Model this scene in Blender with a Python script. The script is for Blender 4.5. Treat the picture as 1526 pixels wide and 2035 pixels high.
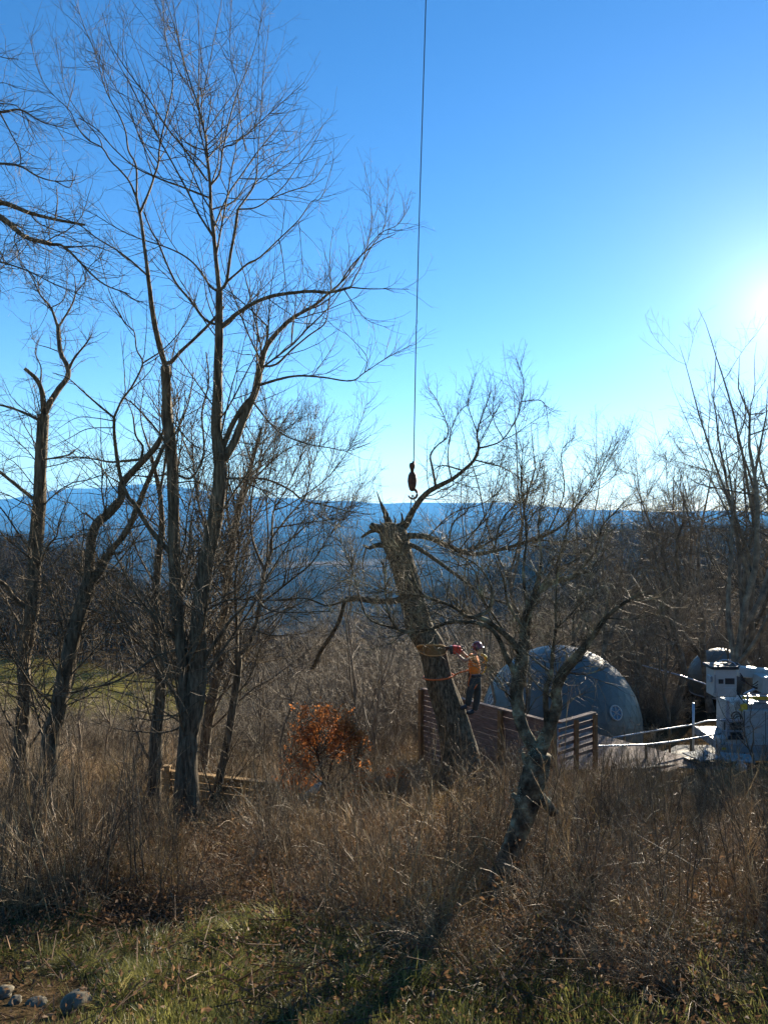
import bpy, math, random
import numpy as np
from mathutils import Vector, Matrix
for o in list(bpy.data.objects): bpy.data.objects.remove(o, do_unlink=True)
rng = np.random.default_rng(11)
random.seed(5)
SC = bpy.context.scene
COL = SC.collection
R = math.radians
FPX, CX, CY = 1530.0, 763.0, 1017.5      # lens in pixels of the 1526x2035 frame
CZ = 2.0                                 # the eye is two metres over the ground behind it

# ---------------------------------------------------------------- camera
cam_data = bpy.data.cameras.new('camera')
cam_data.sensor_fit = 'VERTICAL'; cam_data.sensor_height = 24.0
cam_data.lens = 24.0*FPX/2035.0
cam_data.clip_start = 0.1; cam_data.clip_end = 90000
cam = bpy.data.objects.new('camera', cam_data); COL.objects.link(cam)
cam.location = (0, 0, CZ); cam.rotation_euler = (R(90), 0, 0)
SC.camera = cam

# ---------------------------------------------------------------- sky, sun, exposure
SUN_AZ, SUN_EL = R(27.4), R(13.5)        # to the right of the view, low
W = bpy.data.worlds.new('World'); SC.world = W; W.use_nodes = True
wn = W.node_tree; bg = wn.nodes['Background']
sky = wn.nodes.new('ShaderNodeTexSky'); sky.sky_type = 'NISHITA'; sky.sun_disc = False
sky.sun_elevation = SUN_EL; sky.sun_rotation = SUN_AZ
sky.altitude = 900; sky.air_density = 1.0; sky.dust_density = 0.1; sky.ozone_density = 2.4
hs = wn.nodes.new('ShaderNodeHueSaturation'); hs.inputs['Saturation'].default_value = 1.26
hs.inputs['Hue'].default_value = 0.5
wn.links.new(sky.outputs[0], hs.inputs['Color']); tn = wn.nodes.new('ShaderNodeMix'); tn.data_type = 'RGBA'; tn.blend_type = 'MULTIPLY'; tn.inputs[0].default_value = 1.0; tn.inputs[7].default_value = (0.86, 0.955, 1.08, 1)
wn.links.new(hs.outputs[0], tn.inputs[6]); wn.links.new(tn.outputs[2], bg.inputs[0])
# the bright aureole round the low sun, falling off with the angle from it
ge = wn.nodes.new('ShaderNodeNewGeometry'); dt = wn.nodes.new('ShaderNodeVectorMath'); dt.operation = 'DOT_PRODUCT'
wn.links.new(ge.outputs['Incoming'], dt.inputs[0]); dt.inputs[1].default_value = (-math.sin(SUN_AZ)*math.cos(SUN_EL), -math.cos(SUN_AZ)*math.cos(SUN_EL), -math.sin(SUN_EL))
def wm(op, a, b=None):
    q = wn.nodes.new('ShaderNodeMath'); q.operation = op
    for i_, v_ in enumerate((a, b)):
        if v_ is None: continue
        if isinstance(v_, (int, float)): q.inputs[i_].default_value = v_
        else: wn.links.new(v_, q.inputs[i_])
    return q.outputs[0]
an = wm('ARCCOSINE', wm('MINIMUM', dt.outputs['Value'], 0.99999))
gl = wm('ADD', wm('MULTIPLY', wm('POWER', 2.71828, wm('MULTIPLY', an, -24.0)), 5.0), wm('MULTIPLY', wm('POWER', 2.71828, wm('MULTIPLY', an, -8.0)), 0.4))
sc_ = wn.nodes.new('ShaderNodeVectorMath'); sc_.operation = 'SCALE'; sc_.inputs[0].default_value = (1.0, 0.93, 0.80); wn.links.new(gl, sc_.inputs['Scale'])
ad = wn.nodes.new('ShaderNodeVectorMath'); ad.operation = 'ADD'; wn.links.new(tn.outputs[2], ad.inputs[0]); wn.links.new(sc_.outputs[0], ad.inputs[1])
wn.links.new(ad.outputs[0], bg.inputs[0])
bg.inputs[1].default_value = 0.05
sd = bpy.data.lights.new('sun', 'SUN'); sd.energy = 5.0; sd.angle = R(0.53); sd.color = (1.0, 0.88, 0.70)
sun = bpy.data.objects.new('sun', sd); COL.objects.link(sun)
to_sun = Vector((math.sin(SUN_AZ)*math.cos(SUN_EL), math.cos(SUN_AZ)*math.cos(SUN_EL), math.sin(SUN_EL)))
sun.rotation_euler = to_sun.to_track_quat('Z', 'Y').to_euler()
SC.view_settings.view_transform = 'Standard'; SC.view_settings.look = 'None'
SC.view_settings.gamma = 1.0; SC.view_settings.use_curve_mapping = False
SC.view_settings.exposure = 2.0
SC.render.engine = 'CYCLES'
cy = SC.cycles
cy.use_denoising = True
cy.max_bounces = 5; cy.diffuse_bounces = 2; cy.glossy_bounces = 2; cy.transmission_bounces = 3
cy.volume_bounces = 1; cy.transparent_max_bounces = 12
cy.sample_clamp_indirect = 4.0

# ---------------------------------------------------------------- helpers
def P(px, py, d):
    """a point d metres down the view that the photograph shows at (px, py)"""
    return Vector(((px-CX)/FPX*d, d, CZ-(py-CY)/FPX*d))

def nt(name, rough=0.8, spec=0.25):
    m = bpy.data.materials.new(name); m.use_nodes = True
    b = m.node_tree.nodes['Principled BSDF']
    b.inputs['Roughness'].default_value = rough
    b.inputs['Specular IOR Level'].default_value = spec
    return m, m.node_tree, b

def noise_mat(name, cols, scale=8, rough=0.8, spec=0.25, bump=0.0, detail=6, stretch=(1,1,1), bscale=None, pos=None, coord='Object', rnd=0.0, transl=0.0, metal=0.0, bdist=0.02):
    m, t, b = nt(name, rough, spec)
    b.inputs['Metallic'].default_value = metal
    tc = t.nodes.new('ShaderNodeTexCoord'); mp = t.nodes.new('ShaderNodeMapping')
    mp.inputs['Scale'].default_value = stretch
    t.links.new(tc.outputs[coord], mp.inputs[0])
    n = t.nodes.new('ShaderNodeTexNoise'); n.inputs['Scale'].default_value = scale
    n.inputs['Detail'].default_value = detail; n.inputs['Roughness'].default_value = 0.65
    t.links.new(mp.outputs[0], n.inputs['Vector'])
    r = t.nodes.new('ShaderNodeValToRGB'); e = r.color_ramp.elements
    pos = pos or [0.3+0.4*i/(max(1, len(cols)-1)) for i in range(len(cols))]
    while len(e) < len(cols): e.new(0.5)
    for el, p, c in zip(e, pos, cols): el.position = p; el.color = (*c, 1)
    t.links.new(n.outputs['Fac'], r.inputs[0])
    out = r.outputs[0]
    if rnd:
        oi = t.nodes.new('ShaderNodeObjectInfo'); h = t.nodes.new('ShaderNodeHueSaturation')
        mr = t.nodes.new('ShaderNodeMapRange'); mr.inputs[3].default_value = 1-rnd; mr.inputs[4].default_value = 1+rnd
        t.links.new(oi.outputs['Random'], mr.inputs[0]); t.links.new(mr.outputs[0], h.inputs['Value'])
        t.links.new(out, h.inputs['Color']); out = h.outputs[0]
    t.links.new(out, b.inputs['Base Color'])
    if bump:
        n2 = t.nodes.new('ShaderNodeTexNoise'); n2.inputs['Scale'].default_value = bscale or scale*2
        n2.inputs['Detail'].default_value = 5
        t.links.new(mp.outputs[0], n2.inputs['Vector'])
        bp = t.nodes.new('ShaderNodeBump'); bp.inputs['Strength'].default_value = bump; bp.inputs['Distance'].default_value = bdist
        t.links.new(n2.outputs['Fac'], bp.inputs['Height']); t.links.new(bp.outputs[0], b.inputs['Normal'])
    if transl:
        tr = t.nodes.new('ShaderNodeBsdfTranslucent'); mx = t.nodes.new('ShaderNodeMixShader')
        mx.inputs[0].default_value = transl
        t.links.new(out, tr.inputs[0]); t.links.new(b.outputs[0], mx.inputs[1]); t.links.new(tr.outputs[0], mx.inputs[2])
        t.links.new(mx.outputs[0], t.nodes['Material Output'].inputs[0])
    return m

class MB:
    """collects vertices and faces for ONE mesh"""
    def __init__(s): s.v = []; s.q = []; s.t = []; s.n = 0; s.poly = []; s.smooth = False
    def add(s, V, Q=None, T=None):
        V = np.asarray(V, float).reshape(-1, 3)
        if Q is not None and len(Q): s.q.append(np.asarray(Q, np.int64).reshape(-1, 4)+s.n)
        if T is not None and len(T): s.t.append(np.asarray(T, np.int64).reshape(-1, 3)+s.n)
        s.v.append(V); s.n += len(V)
    def box(s, c, size, M=None):
        sx, sy, sz = [q/2 for q in size]
        V = np.array([[x, y, z] for x in (-sx, sx) for y in (-sy, sy) for z in (-sz, sz)])
        if M is not None: V = V @ np.array(M.to_3x3()).T
        V = V + np.array(c)
        s.add(V, [[0,1,3,2],[4,6,7,5],[0,4,5,1],[2,3,7,6],[0,2,6,4],[1,5,7,3]])
    def bar(s, a, b, w, h=None, up=(0,0,1)):
        """square bar from a to b, w wide and h high"""
        a = Vector(a); b = Vector(b); h = h or w
        d = (b-a); L = d.length; d.normalize()
        sd_ = d.cross(Vector(up))
        if sd_.length < 1e-3: sd_ = d.cross(Vector((0,1,0)))
        sd_.normalize(); u = sd_.cross(d)
        M = Matrix((sd_, d, u)).transposed()
        s.box((a+b)/2, (w, L, h), M)
    def tube(s, pts, rad, sides=8, caps=True):
        pts = np.array([list(p) for p in pts], float)
        rad = np.full(len(pts), rad) if np.isscalar(rad) else np.array(rad, float)
        tubes(s, pts[None], rad[None], sides, caps)
    def lathe(s, prof, M, seg=16):
        """prof: (r, z) list turned round the local z axis of matrix M"""
        K = len(prof); a = np.arange(seg)*2*np.pi/seg
        V = np.array([[r*np.cos(x), r*np.sin(x), z] for r, z in prof for x in a])
        V = V @ np.array(M.to_3x3()).T + np.array(M.translation)
        Q = [[k*seg+i, k*seg+(i+1) % seg, (k+1)*seg+(i+1) % seg, (k+1)*seg+i] for k in range(K-1) for i in range(seg)]
        s.add(V, Q)
    def build(s, name, mat, parent=None, smooth=False, mats=None):
        me = bpy.data.meshes.new(name)
        V = np.concatenate(s.v) if s.v else np.zeros((0, 3))
        Q = np.concatenate(s.q) if s.q else np.zeros((0, 4), int)
        T = np.concatenate(s.t) if s.t else np.zeros((0, 3), int)
        me.vertices.add(len(V)); me.vertices.foreach_set('co', V.astype(np.float32).ravel())
        nl = len(Q)*4+len(T)*3
        me.loops.add(nl); me.loops.foreach_set('vertex_index', np.concatenate([Q.ravel(), T.ravel()]).astype(np.int32))
        me.polygons.add(len(Q)+len(T))
        st = np.concatenate([np.arange(len(Q))*4, len(Q)*4+np.arange(len(T))*3])
        me.polygons.foreach_set('loop_start', st.astype(np.int32))
        me.polygons.foreach_set('use_smooth', np.full(len(Q)+len(T), bool(smooth)))
        me.materials.append(mat); me.update(calc_edges=True); me.validate()
        o = bpy.data.objects.new(name, me); COL.objects.link(o)
        if parent: o.parent = parent
        return o

def tubes(mb, Pt, Rd, S=3, caps=False):
    """Pt (N,K,3), Rd (N,K): N tapered tubes of K rings and S sides"""
    Pt = np.asarray(Pt, float); Rd = np.asarray(Rd, float)
    N, K, _ = Pt.shape
    if N == 0: return
    T = np.gradient(Pt, axis=1); T /= np.linalg.norm(T, axis=2, keepdims=True)+1e-9
    m = T.mean(axis=1); ref = np.where(np.abs(m[:, 2:3]) > 0.8, np.array([[1.0, 0.13, 0]]), np.array([[0.0, 0, 1]]))[:, None, :]
    A = np.cross(T, ref); A /= np.linalg.norm(A, axis=2, keepdims=True)+1e-9
    B = np.cross(T, A)
    a = np.arange(S)*2*np.pi/S
    V = Pt[:, :, None, :] + Rd[:, :, None, None]*(A[:, :, None, :]*np.cos(a)[None, None, :, None] + B[:, :, None, :]*np.sin(a)[None, None, :, None])
    k = np.arange(K-1)[:, None]; i = np.arange(S)[None, :]
    q = np.stack([k*S+i, (k+1)*S+i, (k+1)*S+(i+1) % S, k*S+(i+1) % S], -1).reshape(-1, 4)
    Q = (q[None]+(np.arange(N)*K*S)[:, None, None]).reshape(-1, 4)
    Tt = None
    if caps and S > 3:
        c = [[0, j, j+1] for j in range(1, S-1)]; e = [[(K-1)*S, (K-1)*S+j+1, (K-1)*S+j] for j in range(1, S-1)]
        Tt = (np.array(c+e)[None]+(np.arange(N)*K*S)[:, None, None]).reshape(-1, 3)
    mb.add(V.reshape(-1, 3), Q, Tt)

def tag(o, label=None, cat=None, group=None, kind=None):
    if label: o['label'] = label
    if cat: o['category'] = cat
    if group: o['group'] = group
    if kind: o['kind'] = kind
    return o
def empty(name, loc, label=None, cat=None, group=None):
    o = bpy.data.objects.new(name, None); COL.objects.link(o); o.location = loc
    o.empty_display_size = 0.2
    return tag(o, label, cat, group)
def adopt(o, parent):
    """hang a mesh made in world coordinates under a thing without moving it"""
    o.parent = parent; o.matrix_parent_inverse = Matrix.Translation(parent.location).inverted() if parent.rotation_euler.z == 0 else parent.matrix_basis.inverted()
    return o
def unit(v): return v/(np.linalg.norm(v, axis=-1, keepdims=True)+1e-9)

def vnoise(x, y, seed=0):
    """smooth value noise on arrays"""
    xi = np.floor(x).astype(np.int64); yi = np.floor(y).astype(np.int64); fx = x-xi; fy = y-yi
    fx = fx*fx*(3-2*fx); fy = fy*fy*(3-2*fy)
    def h(a, b):
        n = (a*374761393+b*668265263+seed*974634777) & 0x7fffffff
        n = ((n ^ (n >> 13))*1274126177) & 0x7fffffff
        return ((n ^ (n >> 16)) & 0xffff)/65535.0
    return (h(xi, yi)*(1-fx)+h(xi+1, yi)*fx)*(1-fy)+(h(xi, yi+1)*(1-fx)+h(xi+1, yi+1)*fx)*fy-0.5
def fbm(x, y, seed=0, oct=4):
    s = 0; a = 1
    for i in range(oct): s = s+a*vnoise(x*2**i+17*i, y*2**i-9*i, seed+i); a *= 0.5
    return s
# ---------------------------------------------------------------- terrain: one sheet from under the eye to the far ridges
PXK = np.array([-900, -300, 0, 150, 300, 440, 560, 680, 763, 900, 1000, 1100, 1200, 1350, 1526, 2000, 2800], float)
def zr(y, pys): return np.array([-(p-CY)/FPX*y for p in pys])
far1 = [1000, 992, 988, 966, 957, 972, 985, 995, 1001, 997, 996, 1005, 1009, 1012, 1014, 1010, 1000]
ROWS = [
 (36,   np.full(17, -11.0)),
 (60,   np.array([-20,-20,-21,-21,-21,-21,-20,-20,-19,-19,-18,-17,-15,-14,-13,-12,-12.])),
 (110,  np.array([-36,-38,-40,-40,-40,-39,-38,-37,-36,-33,-31,-28,-25,-23,-21,-18,-18.])),
 (150,  np.array([-38,-42,-45,-46,-46,-46,-45,-44,-42,-39,-37,-34,-30,-27,-24,-20,-18.])),
 (215,  np.array([-34,-40,-43,-44,-46,-48,-50,-50,-50,-46,-43,-40,-36,-32,-28,-20,-14.])),
 (300,  np.array([-24,-32,-40,-44,-50,-56,-62,-64,-66,-62,-58,-52,-46,-40,-36,-24,-12.])),
 (520,  zr(520, [1060,1080,1102,1122,1190,1255,1300,1310,1325,1310,1290,1270,1240,1215,1190,1150,1120])),
 (900,  zr(900, [1190,1200,1230,1230,1250,1300,1330,1300,1270,1240,1220,1190,1150,1120,1110,1090,1080])),
 (1500, zr(1500,[1230,1240,1250,1250,1260,1280,1300,1262,1232,1180,1140,1088,1062,1068,1062,1050,1040])),
 (2600, np.full(17, -345.)),
 (4200, np.full(17, -330.)),
 (6000, np.full(17, -325.)),
 (8500, zr(8500, [1062,1060,1058,1056,1060,1064,1066,1060,1056,1050,1054,1050,1048,1052,1050,1050,1050])),
 (11000,np.full(17, -330.)),
 (14500,zr(14500,[1030,1036,1030,1026,1020,1022,1030,1036,1030,1026,1028,1034,1030,1026,1030,1030,1030])),
 (17000,np.full(17, -260.)),
 (23000,zr(23000,far1)),
 (27000,np.full(17, -300.)),
 (60000,np.full(17, -900.)),
]
RY = np.log(np.array([r[0] for r in ROWS], float)); RZ = np.array([r[1] for r in ROWS])
def near_h(x, y): return -2.0-0.25*y
def ground(x, y, detail=True):
    x = np.asarray(x, float); y = np.asarray(y, float)
    x, y = np.broadcast_arrays(x, y)
    yy = np.maximum(y, 36.0)
    px = np.clip(CX+FPX*x/yy, -900, 2800)
    ly = np.log(yy)
    k = np.clip(np.searchsorted(RY, ly, side='right')-1, 0, len(RY)-2)
    f = (ly-RY[k])/(RY[k+1]-RY[k]); f = f*f*(3-2*f)*0.6+f*0.4
    c = np.clip(np.searchsorted(PXK, px, side='right')-1, 0, len(PXK)-2)
    g = (px-PXK[c])/(PXK[c+1]-PXK[c]); g = g*g*(3-2*g)
    a = RZ[k, c]*(1-g)+RZ[k, c+1]*g; b = RZ[k+1, c]*(1-g)+RZ[k+1, c+1]*g
    far = a*(1-f)+b*f
    amp = np.interp(ly, np.log([36, 100, 500, 2600, 6000, 9000, 23000]), [0.2, 1.2, 9, 30, 30, 110, 260])
    sc = np.interp(ly, np.log([36, 100, 500, 2600, 9000, 23000]), [14, 40, 160, 700, 2600, 4200])
    lev = np.floor(np.log2(sc)); fr = np.log2(sc)-lev
    n = (1-fr)*fbm(x/2**lev, y/2**lev, 3)+fr*fbm(x/2**(lev+1), y/2**(lev+1), 3)
    rid = np.where(yy > 7000, n*0.8-0.12, n)
    # long crest lines stay where the ridges are
    far = far+amp*rid*np.where(yy > 7000, np.where(yy > 19500, 0.55, 1.1), 1.0)*np.where((yy > 2600) & (yy < 7000), 0.15, 1)
    z = np.where(y < 36, near_h(x, y)+0*x, far)
    z = np.where(y < -6, -0.5+0.03*(y+6), z)
    if detail:
        w = np.clip((60-y)/25, 0, 1)
        z = z+w*(0.30*fbm(x/3.1, y/3.1, 21, 3)+0.06*fbm(x/0.5, y/0.5, 5, 2))
    return z+CZ
def gz(x, y): return float(ground(np.array([x]), np.array([y]))[0])

def meadow_mask(x, y):
    px = CX+FPX*x/np.maximum(y, 1)
    n = fbm(x/30, y/30, 40, 3)
    m = np.clip((y-138-30*n)/6, 0, 1)*np.clip((238+25*n-0.05*px-y)/8, 0, 1)*np.clip((520-px+120*n)/60, 0, 1)
    return m
def fields_mask(x, y):
    n = fbm(x/700, y/260, 60, 3)
    px = CX+FPX*x/np.maximum(y, 1)
    strip = np.clip((260-np.abs(y-4950-1.2*(px-680)))/120, 0, 1)*np.clip((px-470)/60, 0, 1)*np.clip((860-px)/60, 0, 1)*2.2
    return np.clip((n-0.32)*5, 0, 0.6)*((y > 2400) & (y < 8000))+strip

ys = np.concatenate([np.linspace(-30, 3, 10), np.linspace(3.4, 36, 90), np.geomspace(36.6, 60000, 250)])
u = np.linspace(-1, 1, 300); ts = 0.62*u+2.6*u**5
wid = np.sqrt(ys**2+14.0**2)
X = ts[None, :]*wid[:, None]; Y = np.repeat(ys[:, None], len(ts), 1)
Z = ground(X, Y)
nr, nc = X.shape
idx = np.arange(nr*nc).reshape(nr, nc)
Q = np.stack([idx[:-1, :-1], idx[:-1, 1:], idx[1:, 1:], idx[1:, :-1]], -1).reshape(-1, 4)
mb = MB(); mb.add(np.stack([X, Y, Z], -1).reshape(-1, 3), Q)

m, t, b = nt('land', 1.0, 0.0)
tc = t.nodes.new('ShaderNodeNewGeometry')
def tnoise(scale, detail=5, rough=0.6):
    n = t.nodes.new('ShaderNodeTexNoise'); n.inputs['Scale'].default_value = scale; n.inputs['Detail'].default_value = detail
    n.inputs['Roughness'].default_value = rough; t.links.new(tc.outputs['Position'], n.inputs['Vector']); return n
def ramp(src, cols, pos):
    r = t.nodes.new('ShaderNodeValToRGB'); e = r.color_ramp.elements
    while len(e) < len(cols): e.new(0.5)
    for el, p_, c in zip(e, pos, cols): el.position = p_; el.color = (*c, 1)
    t.links.new(src, r.inputs[0]); return r.outputs[0]
def mixc(fac, a, c):
    x = t.nodes.new('ShaderNodeMix'); x.data_type = 'RGBA'
    t.links.new(fac, x.inputs[0]); t.links.new(a, x.inputs[6]); t.links.new(c, x.inputs[7]); return x.outputs[2]
def attr(nm):
    a = t.nodes.new('ShaderNodeAttribute'); a.attribute_name = nm; return a.outputs['Fac']
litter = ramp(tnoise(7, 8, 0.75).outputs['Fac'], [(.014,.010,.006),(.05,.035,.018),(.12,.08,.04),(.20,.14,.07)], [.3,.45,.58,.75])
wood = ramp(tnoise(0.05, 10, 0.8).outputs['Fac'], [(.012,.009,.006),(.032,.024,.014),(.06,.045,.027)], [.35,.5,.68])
farw = ramp(tnoise(0.003, 12, 0.8).outputs['Fac'], [(.004,.005,.003),(.013,.014,.009),(.045,.038,.024)], [.35,.5,.68])
mead = ramp(tnoise(0.12, 8, 0.7).outputs['Fac'], [(.06,.056,.015),(.13,.115,.03),(.21,.165,.05)], [.35,.5,.66])
fiel = ramp(tnoise(0.004, 6, 0.6).outputs['Fac'], [(.05,.04,.024),(.09,.075,.045),(.24,.16,.09)], [.35,.5,.66])
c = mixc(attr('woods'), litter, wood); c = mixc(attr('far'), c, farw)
c = mixc(attr('meadow'), c, mead); c = mixc(attr('field'), c, fiel)
t.links.new(c, b.inputs['Base Color'])
bp = t.nodes.new('ShaderNodeBump'); bp.inputs['Strength'].default_value = 0.7; bp.inputs['Distance'].default_value = 0.06
t.links.new(tnoise(18, 6).outputs['Fac'], bp.inputs['Height'])
t.links.new(bp.outputs[0], b.inputs['Normal'])
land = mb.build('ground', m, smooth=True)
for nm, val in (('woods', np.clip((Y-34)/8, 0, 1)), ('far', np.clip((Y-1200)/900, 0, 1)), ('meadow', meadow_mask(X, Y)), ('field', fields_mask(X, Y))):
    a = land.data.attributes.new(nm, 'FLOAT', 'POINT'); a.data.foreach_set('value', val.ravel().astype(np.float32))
tag(land, 'wooded mountainside falling away to a blue valley and long ridges', None, None, 'structure')

# ---------------------------------------------------------------- haze
hb = MB(); hb.box((0, 13400, -50), (54000, 27200, 1960))
hm = bpy.data.materials.new('air'); hm.use_nodes = True; ht = hm.node_tree
ht.nodes.remove(ht.nodes['Principled BSDF'])
pv = ht.nodes.new('ShaderNodeVolumePrincipled')
pv.inputs['Color'].default_value = (0.13, 0.47, 1.0, 1); pv.inputs['Density'].default_value = 2.9e-5
pv.inputs['Anisotropy'].default_value = 0.15
ht.links.new(pv.outputs[0], ht.nodes['Material Output'].inputs['Volume'])
hz = hb.build('haze', hm); tag(hz, 'thin blue winter haze over the valley', None, None, 'stuff')
# ---------------------------------------------------------------- bark and wood
bark = noise_mat('bark', [(.02,.015,.008),(.08,.06,.036),(.17,.13,.08),(.26,.21,.13)], scale=20, rough=0.85, spec=0.2, bump=0.9, detail=8, stretch=(1,1,0.16), bscale=22, pos=[.3,.45,.6,.75], bdist=0.03)
bark_big = noise_mat('oak_bark', [(.02,.015,.008),(.08,.064,.038),(.17,.135,.082),(.30,.25,.15)], scale=22, rough=0.9, spec=0.15, bump=1.0, detail=9, stretch=(1,1,0.36), bscale=20, pos=[.32,.45,.58,.72], bdist=0.05)
lichen_bark = noise_mat('lichened_bark', [(.025,.019,.011),(.09,.07,.043),(.18,.15,.09),(.30,.31,.19)], scale=6, rough=0.92, spec=0.15, bump=1.0, detail=9, bscale=26, pos=[.35,.47,.56,.66], bdist=0.03)
twigm = noise_mat('twig', [(.04,.028,.017),(.125,.09,.052),(.25,.19,.11)], scale=3, rough=0.7, spec=0.28, detail=3)
twig_pale = noise_mat('pale_twig', [(.075,.055,.034),(.21,.16,.09),(.42,.33,.19)], scale=3, rough=0.65, spec=0.3, detail=3)

def spline(pts, step):
    """Catmull-Rom through rows of numbers, about step apart in the first two columns"""
    p = np.array(pts, float)
    if len(p) == 2: p = np.array([p[0], (p[0]+p[1])/2, p[1]])
    q = np.vstack([2*p[0]-p[1], p, 2*p[-1]-p[-2]]); out = []
    for i in range(1, len(q)-2):
        n = max(2, int(np.linalg.norm(q[i+1, :2]-q[i, :2])/step))
        for s in np.arange(n)/n:
            out.append(0.5*((2*q[i])+(-q[i-1]+q[i+1])*s+(2*q[i-1]-5*q[i]+4*q[i+1]-q[i+2])*s*s+(-q[i-1]+3*q[i]-3*q[i+1]+q[i+2])*s**3))
    out.append(p[-1]); return np.array(out)
def resamp(P3, R1, K):
    d = np.r_[0, np.cumsum(np.linalg.norm(np.diff(P3, axis=0), axis=1))]; s = np.linspace(0, d[-1], K)
    return np.stack([np.interp(s, d, P3[:, i]) for i in range(3)], 1), np.interp(s, d, R1)

def trunk_mesh(mb, P3, R1, S=14, rough=0.1, seed=0, furrow=0.05, cap=True):
    """a limb with a knobbly outline and bark ridges"""
    L = np.r_[0, np.cumsum(np.linalg.norm(np.diff(P3, axis=0), axis=1))]
    K = max(4, min(260, int(L[-1]/max(0.012, np.mean(R1)*0.45))))
    P3, R1 = resamp(P3, R1, K); s = np.linspace(0, L[-1], K)
    T = unit(np.gradient(P3, axis=0))
    ref = np.array([0.13, 1, 0.07]); A = unit(np.cross(T, ref)); B = np.cross(T, A)
    a = np.arange(S)*2*np.pi/S
    rm = max(R1.mean(), 0.01)
    n1 = fbm((np.cos(a)[None]*1.2+seed*7.3)+0*s[:, None], (s/rm/4.5)[:, None]+np.sin(a)[None]*1.2, seed, 3)
    n2 = vnoise(np.tile(a*S/6.28*0.55+seed, (K, 1)), np.tile((s/rm/0.75)[:, None], (1, S)), seed+9)
    rr = R1[:, None]*(1+rough*2*n1+furrow*2*n2)
    V = P3[:, None]+rr[:, :, None]*(A[:, None]*np.cos(a)[None, :, None]+B[:, None]*np.sin(a)[None, :, None])
    k = np.arange(K-1)[:, None]; i = np.arange(S)[None]
    q = np.stack([k*S+i, (k+1)*S+i, (k+1)*S+(i+1) % S, k*S+(i+1) % S], -1).reshape(-1, 4)
    tr = [[(K-1)*S, (K-1)*S+j+1, (K-1)*S+j] for j in range(1, S-1)] if cap else None
    mb.add(V.reshape(-1, 3), q, tr)

def sprout(Pt, Rd, n, t=(0.1, 1.0), L=(0.4, 0.9), ang=(25, 60), up=0.15, wig=0.12, K=6, rf=0.6, rmin=0.0012, rl=0.010, absL=None, flat=0.0):
    """n side shoots from the parents (N,K,3); returns their points and radii"""
    N, KK, _ = Pt.shape
    if N == 0 or n <= 0: return np.zeros((0, K, 3)), np.zeros((0, K))
    Lp = np.linalg.norm(np.diff(Pt, axis=1), axis=2).sum(1)
    pi = rng.choice(N, n, p=Lp/Lp.sum()); tt = t[0]+(t[1]-t[0])*rng.random(n)
    f = tt*(KK-1); k = np.minimum(f.astype(int), KK-2); f = f-k
    p = Pt[pi, k]*(1-f)[:, None]+Pt[pi, k+1]*f[:, None]
    r0 = Rd[pi, k]*(1-f)+Rd[pi, k+1]*f
    T = unit(Pt[pi, k+1]-Pt[pi, k])
    v = rng.normal(size=(n, 3)); v[:, 2] *= (1-flat); v -= (v*T).sum(1)[:, None]*T; v = unit(v)
    an = np.radians(rng.uniform(*ang, n))[:, None]
    d = unit(T*np.cos(an)+v*np.sin(an))
    fac = rng.uniform(L[0], L[1], n)
    ll = (fac if absL else fac*Lp[pi]*(1.12-0.75*tt))
    out = np.zeros((n, K, 3)); out[:, 0] = p; st = (ll/(K-1))[:, None]
    for i in range(1, K):
        d = unit(d+np.array([0, 0, up])+rng.normal(size=(n, 3))*wig)
        out[:, i] = out[:, i-1]+d*st
    rs = np.minimum(r0*rf, ll*rl+rmin*1.2)
    rad = rs[:, None]*(1-np.linspace(0, 1, K)[None]**1.2)+rmin*np.linspace(0, 1, K)[None]
    return out, np.maximum(rad, rmin*0.8)

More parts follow.
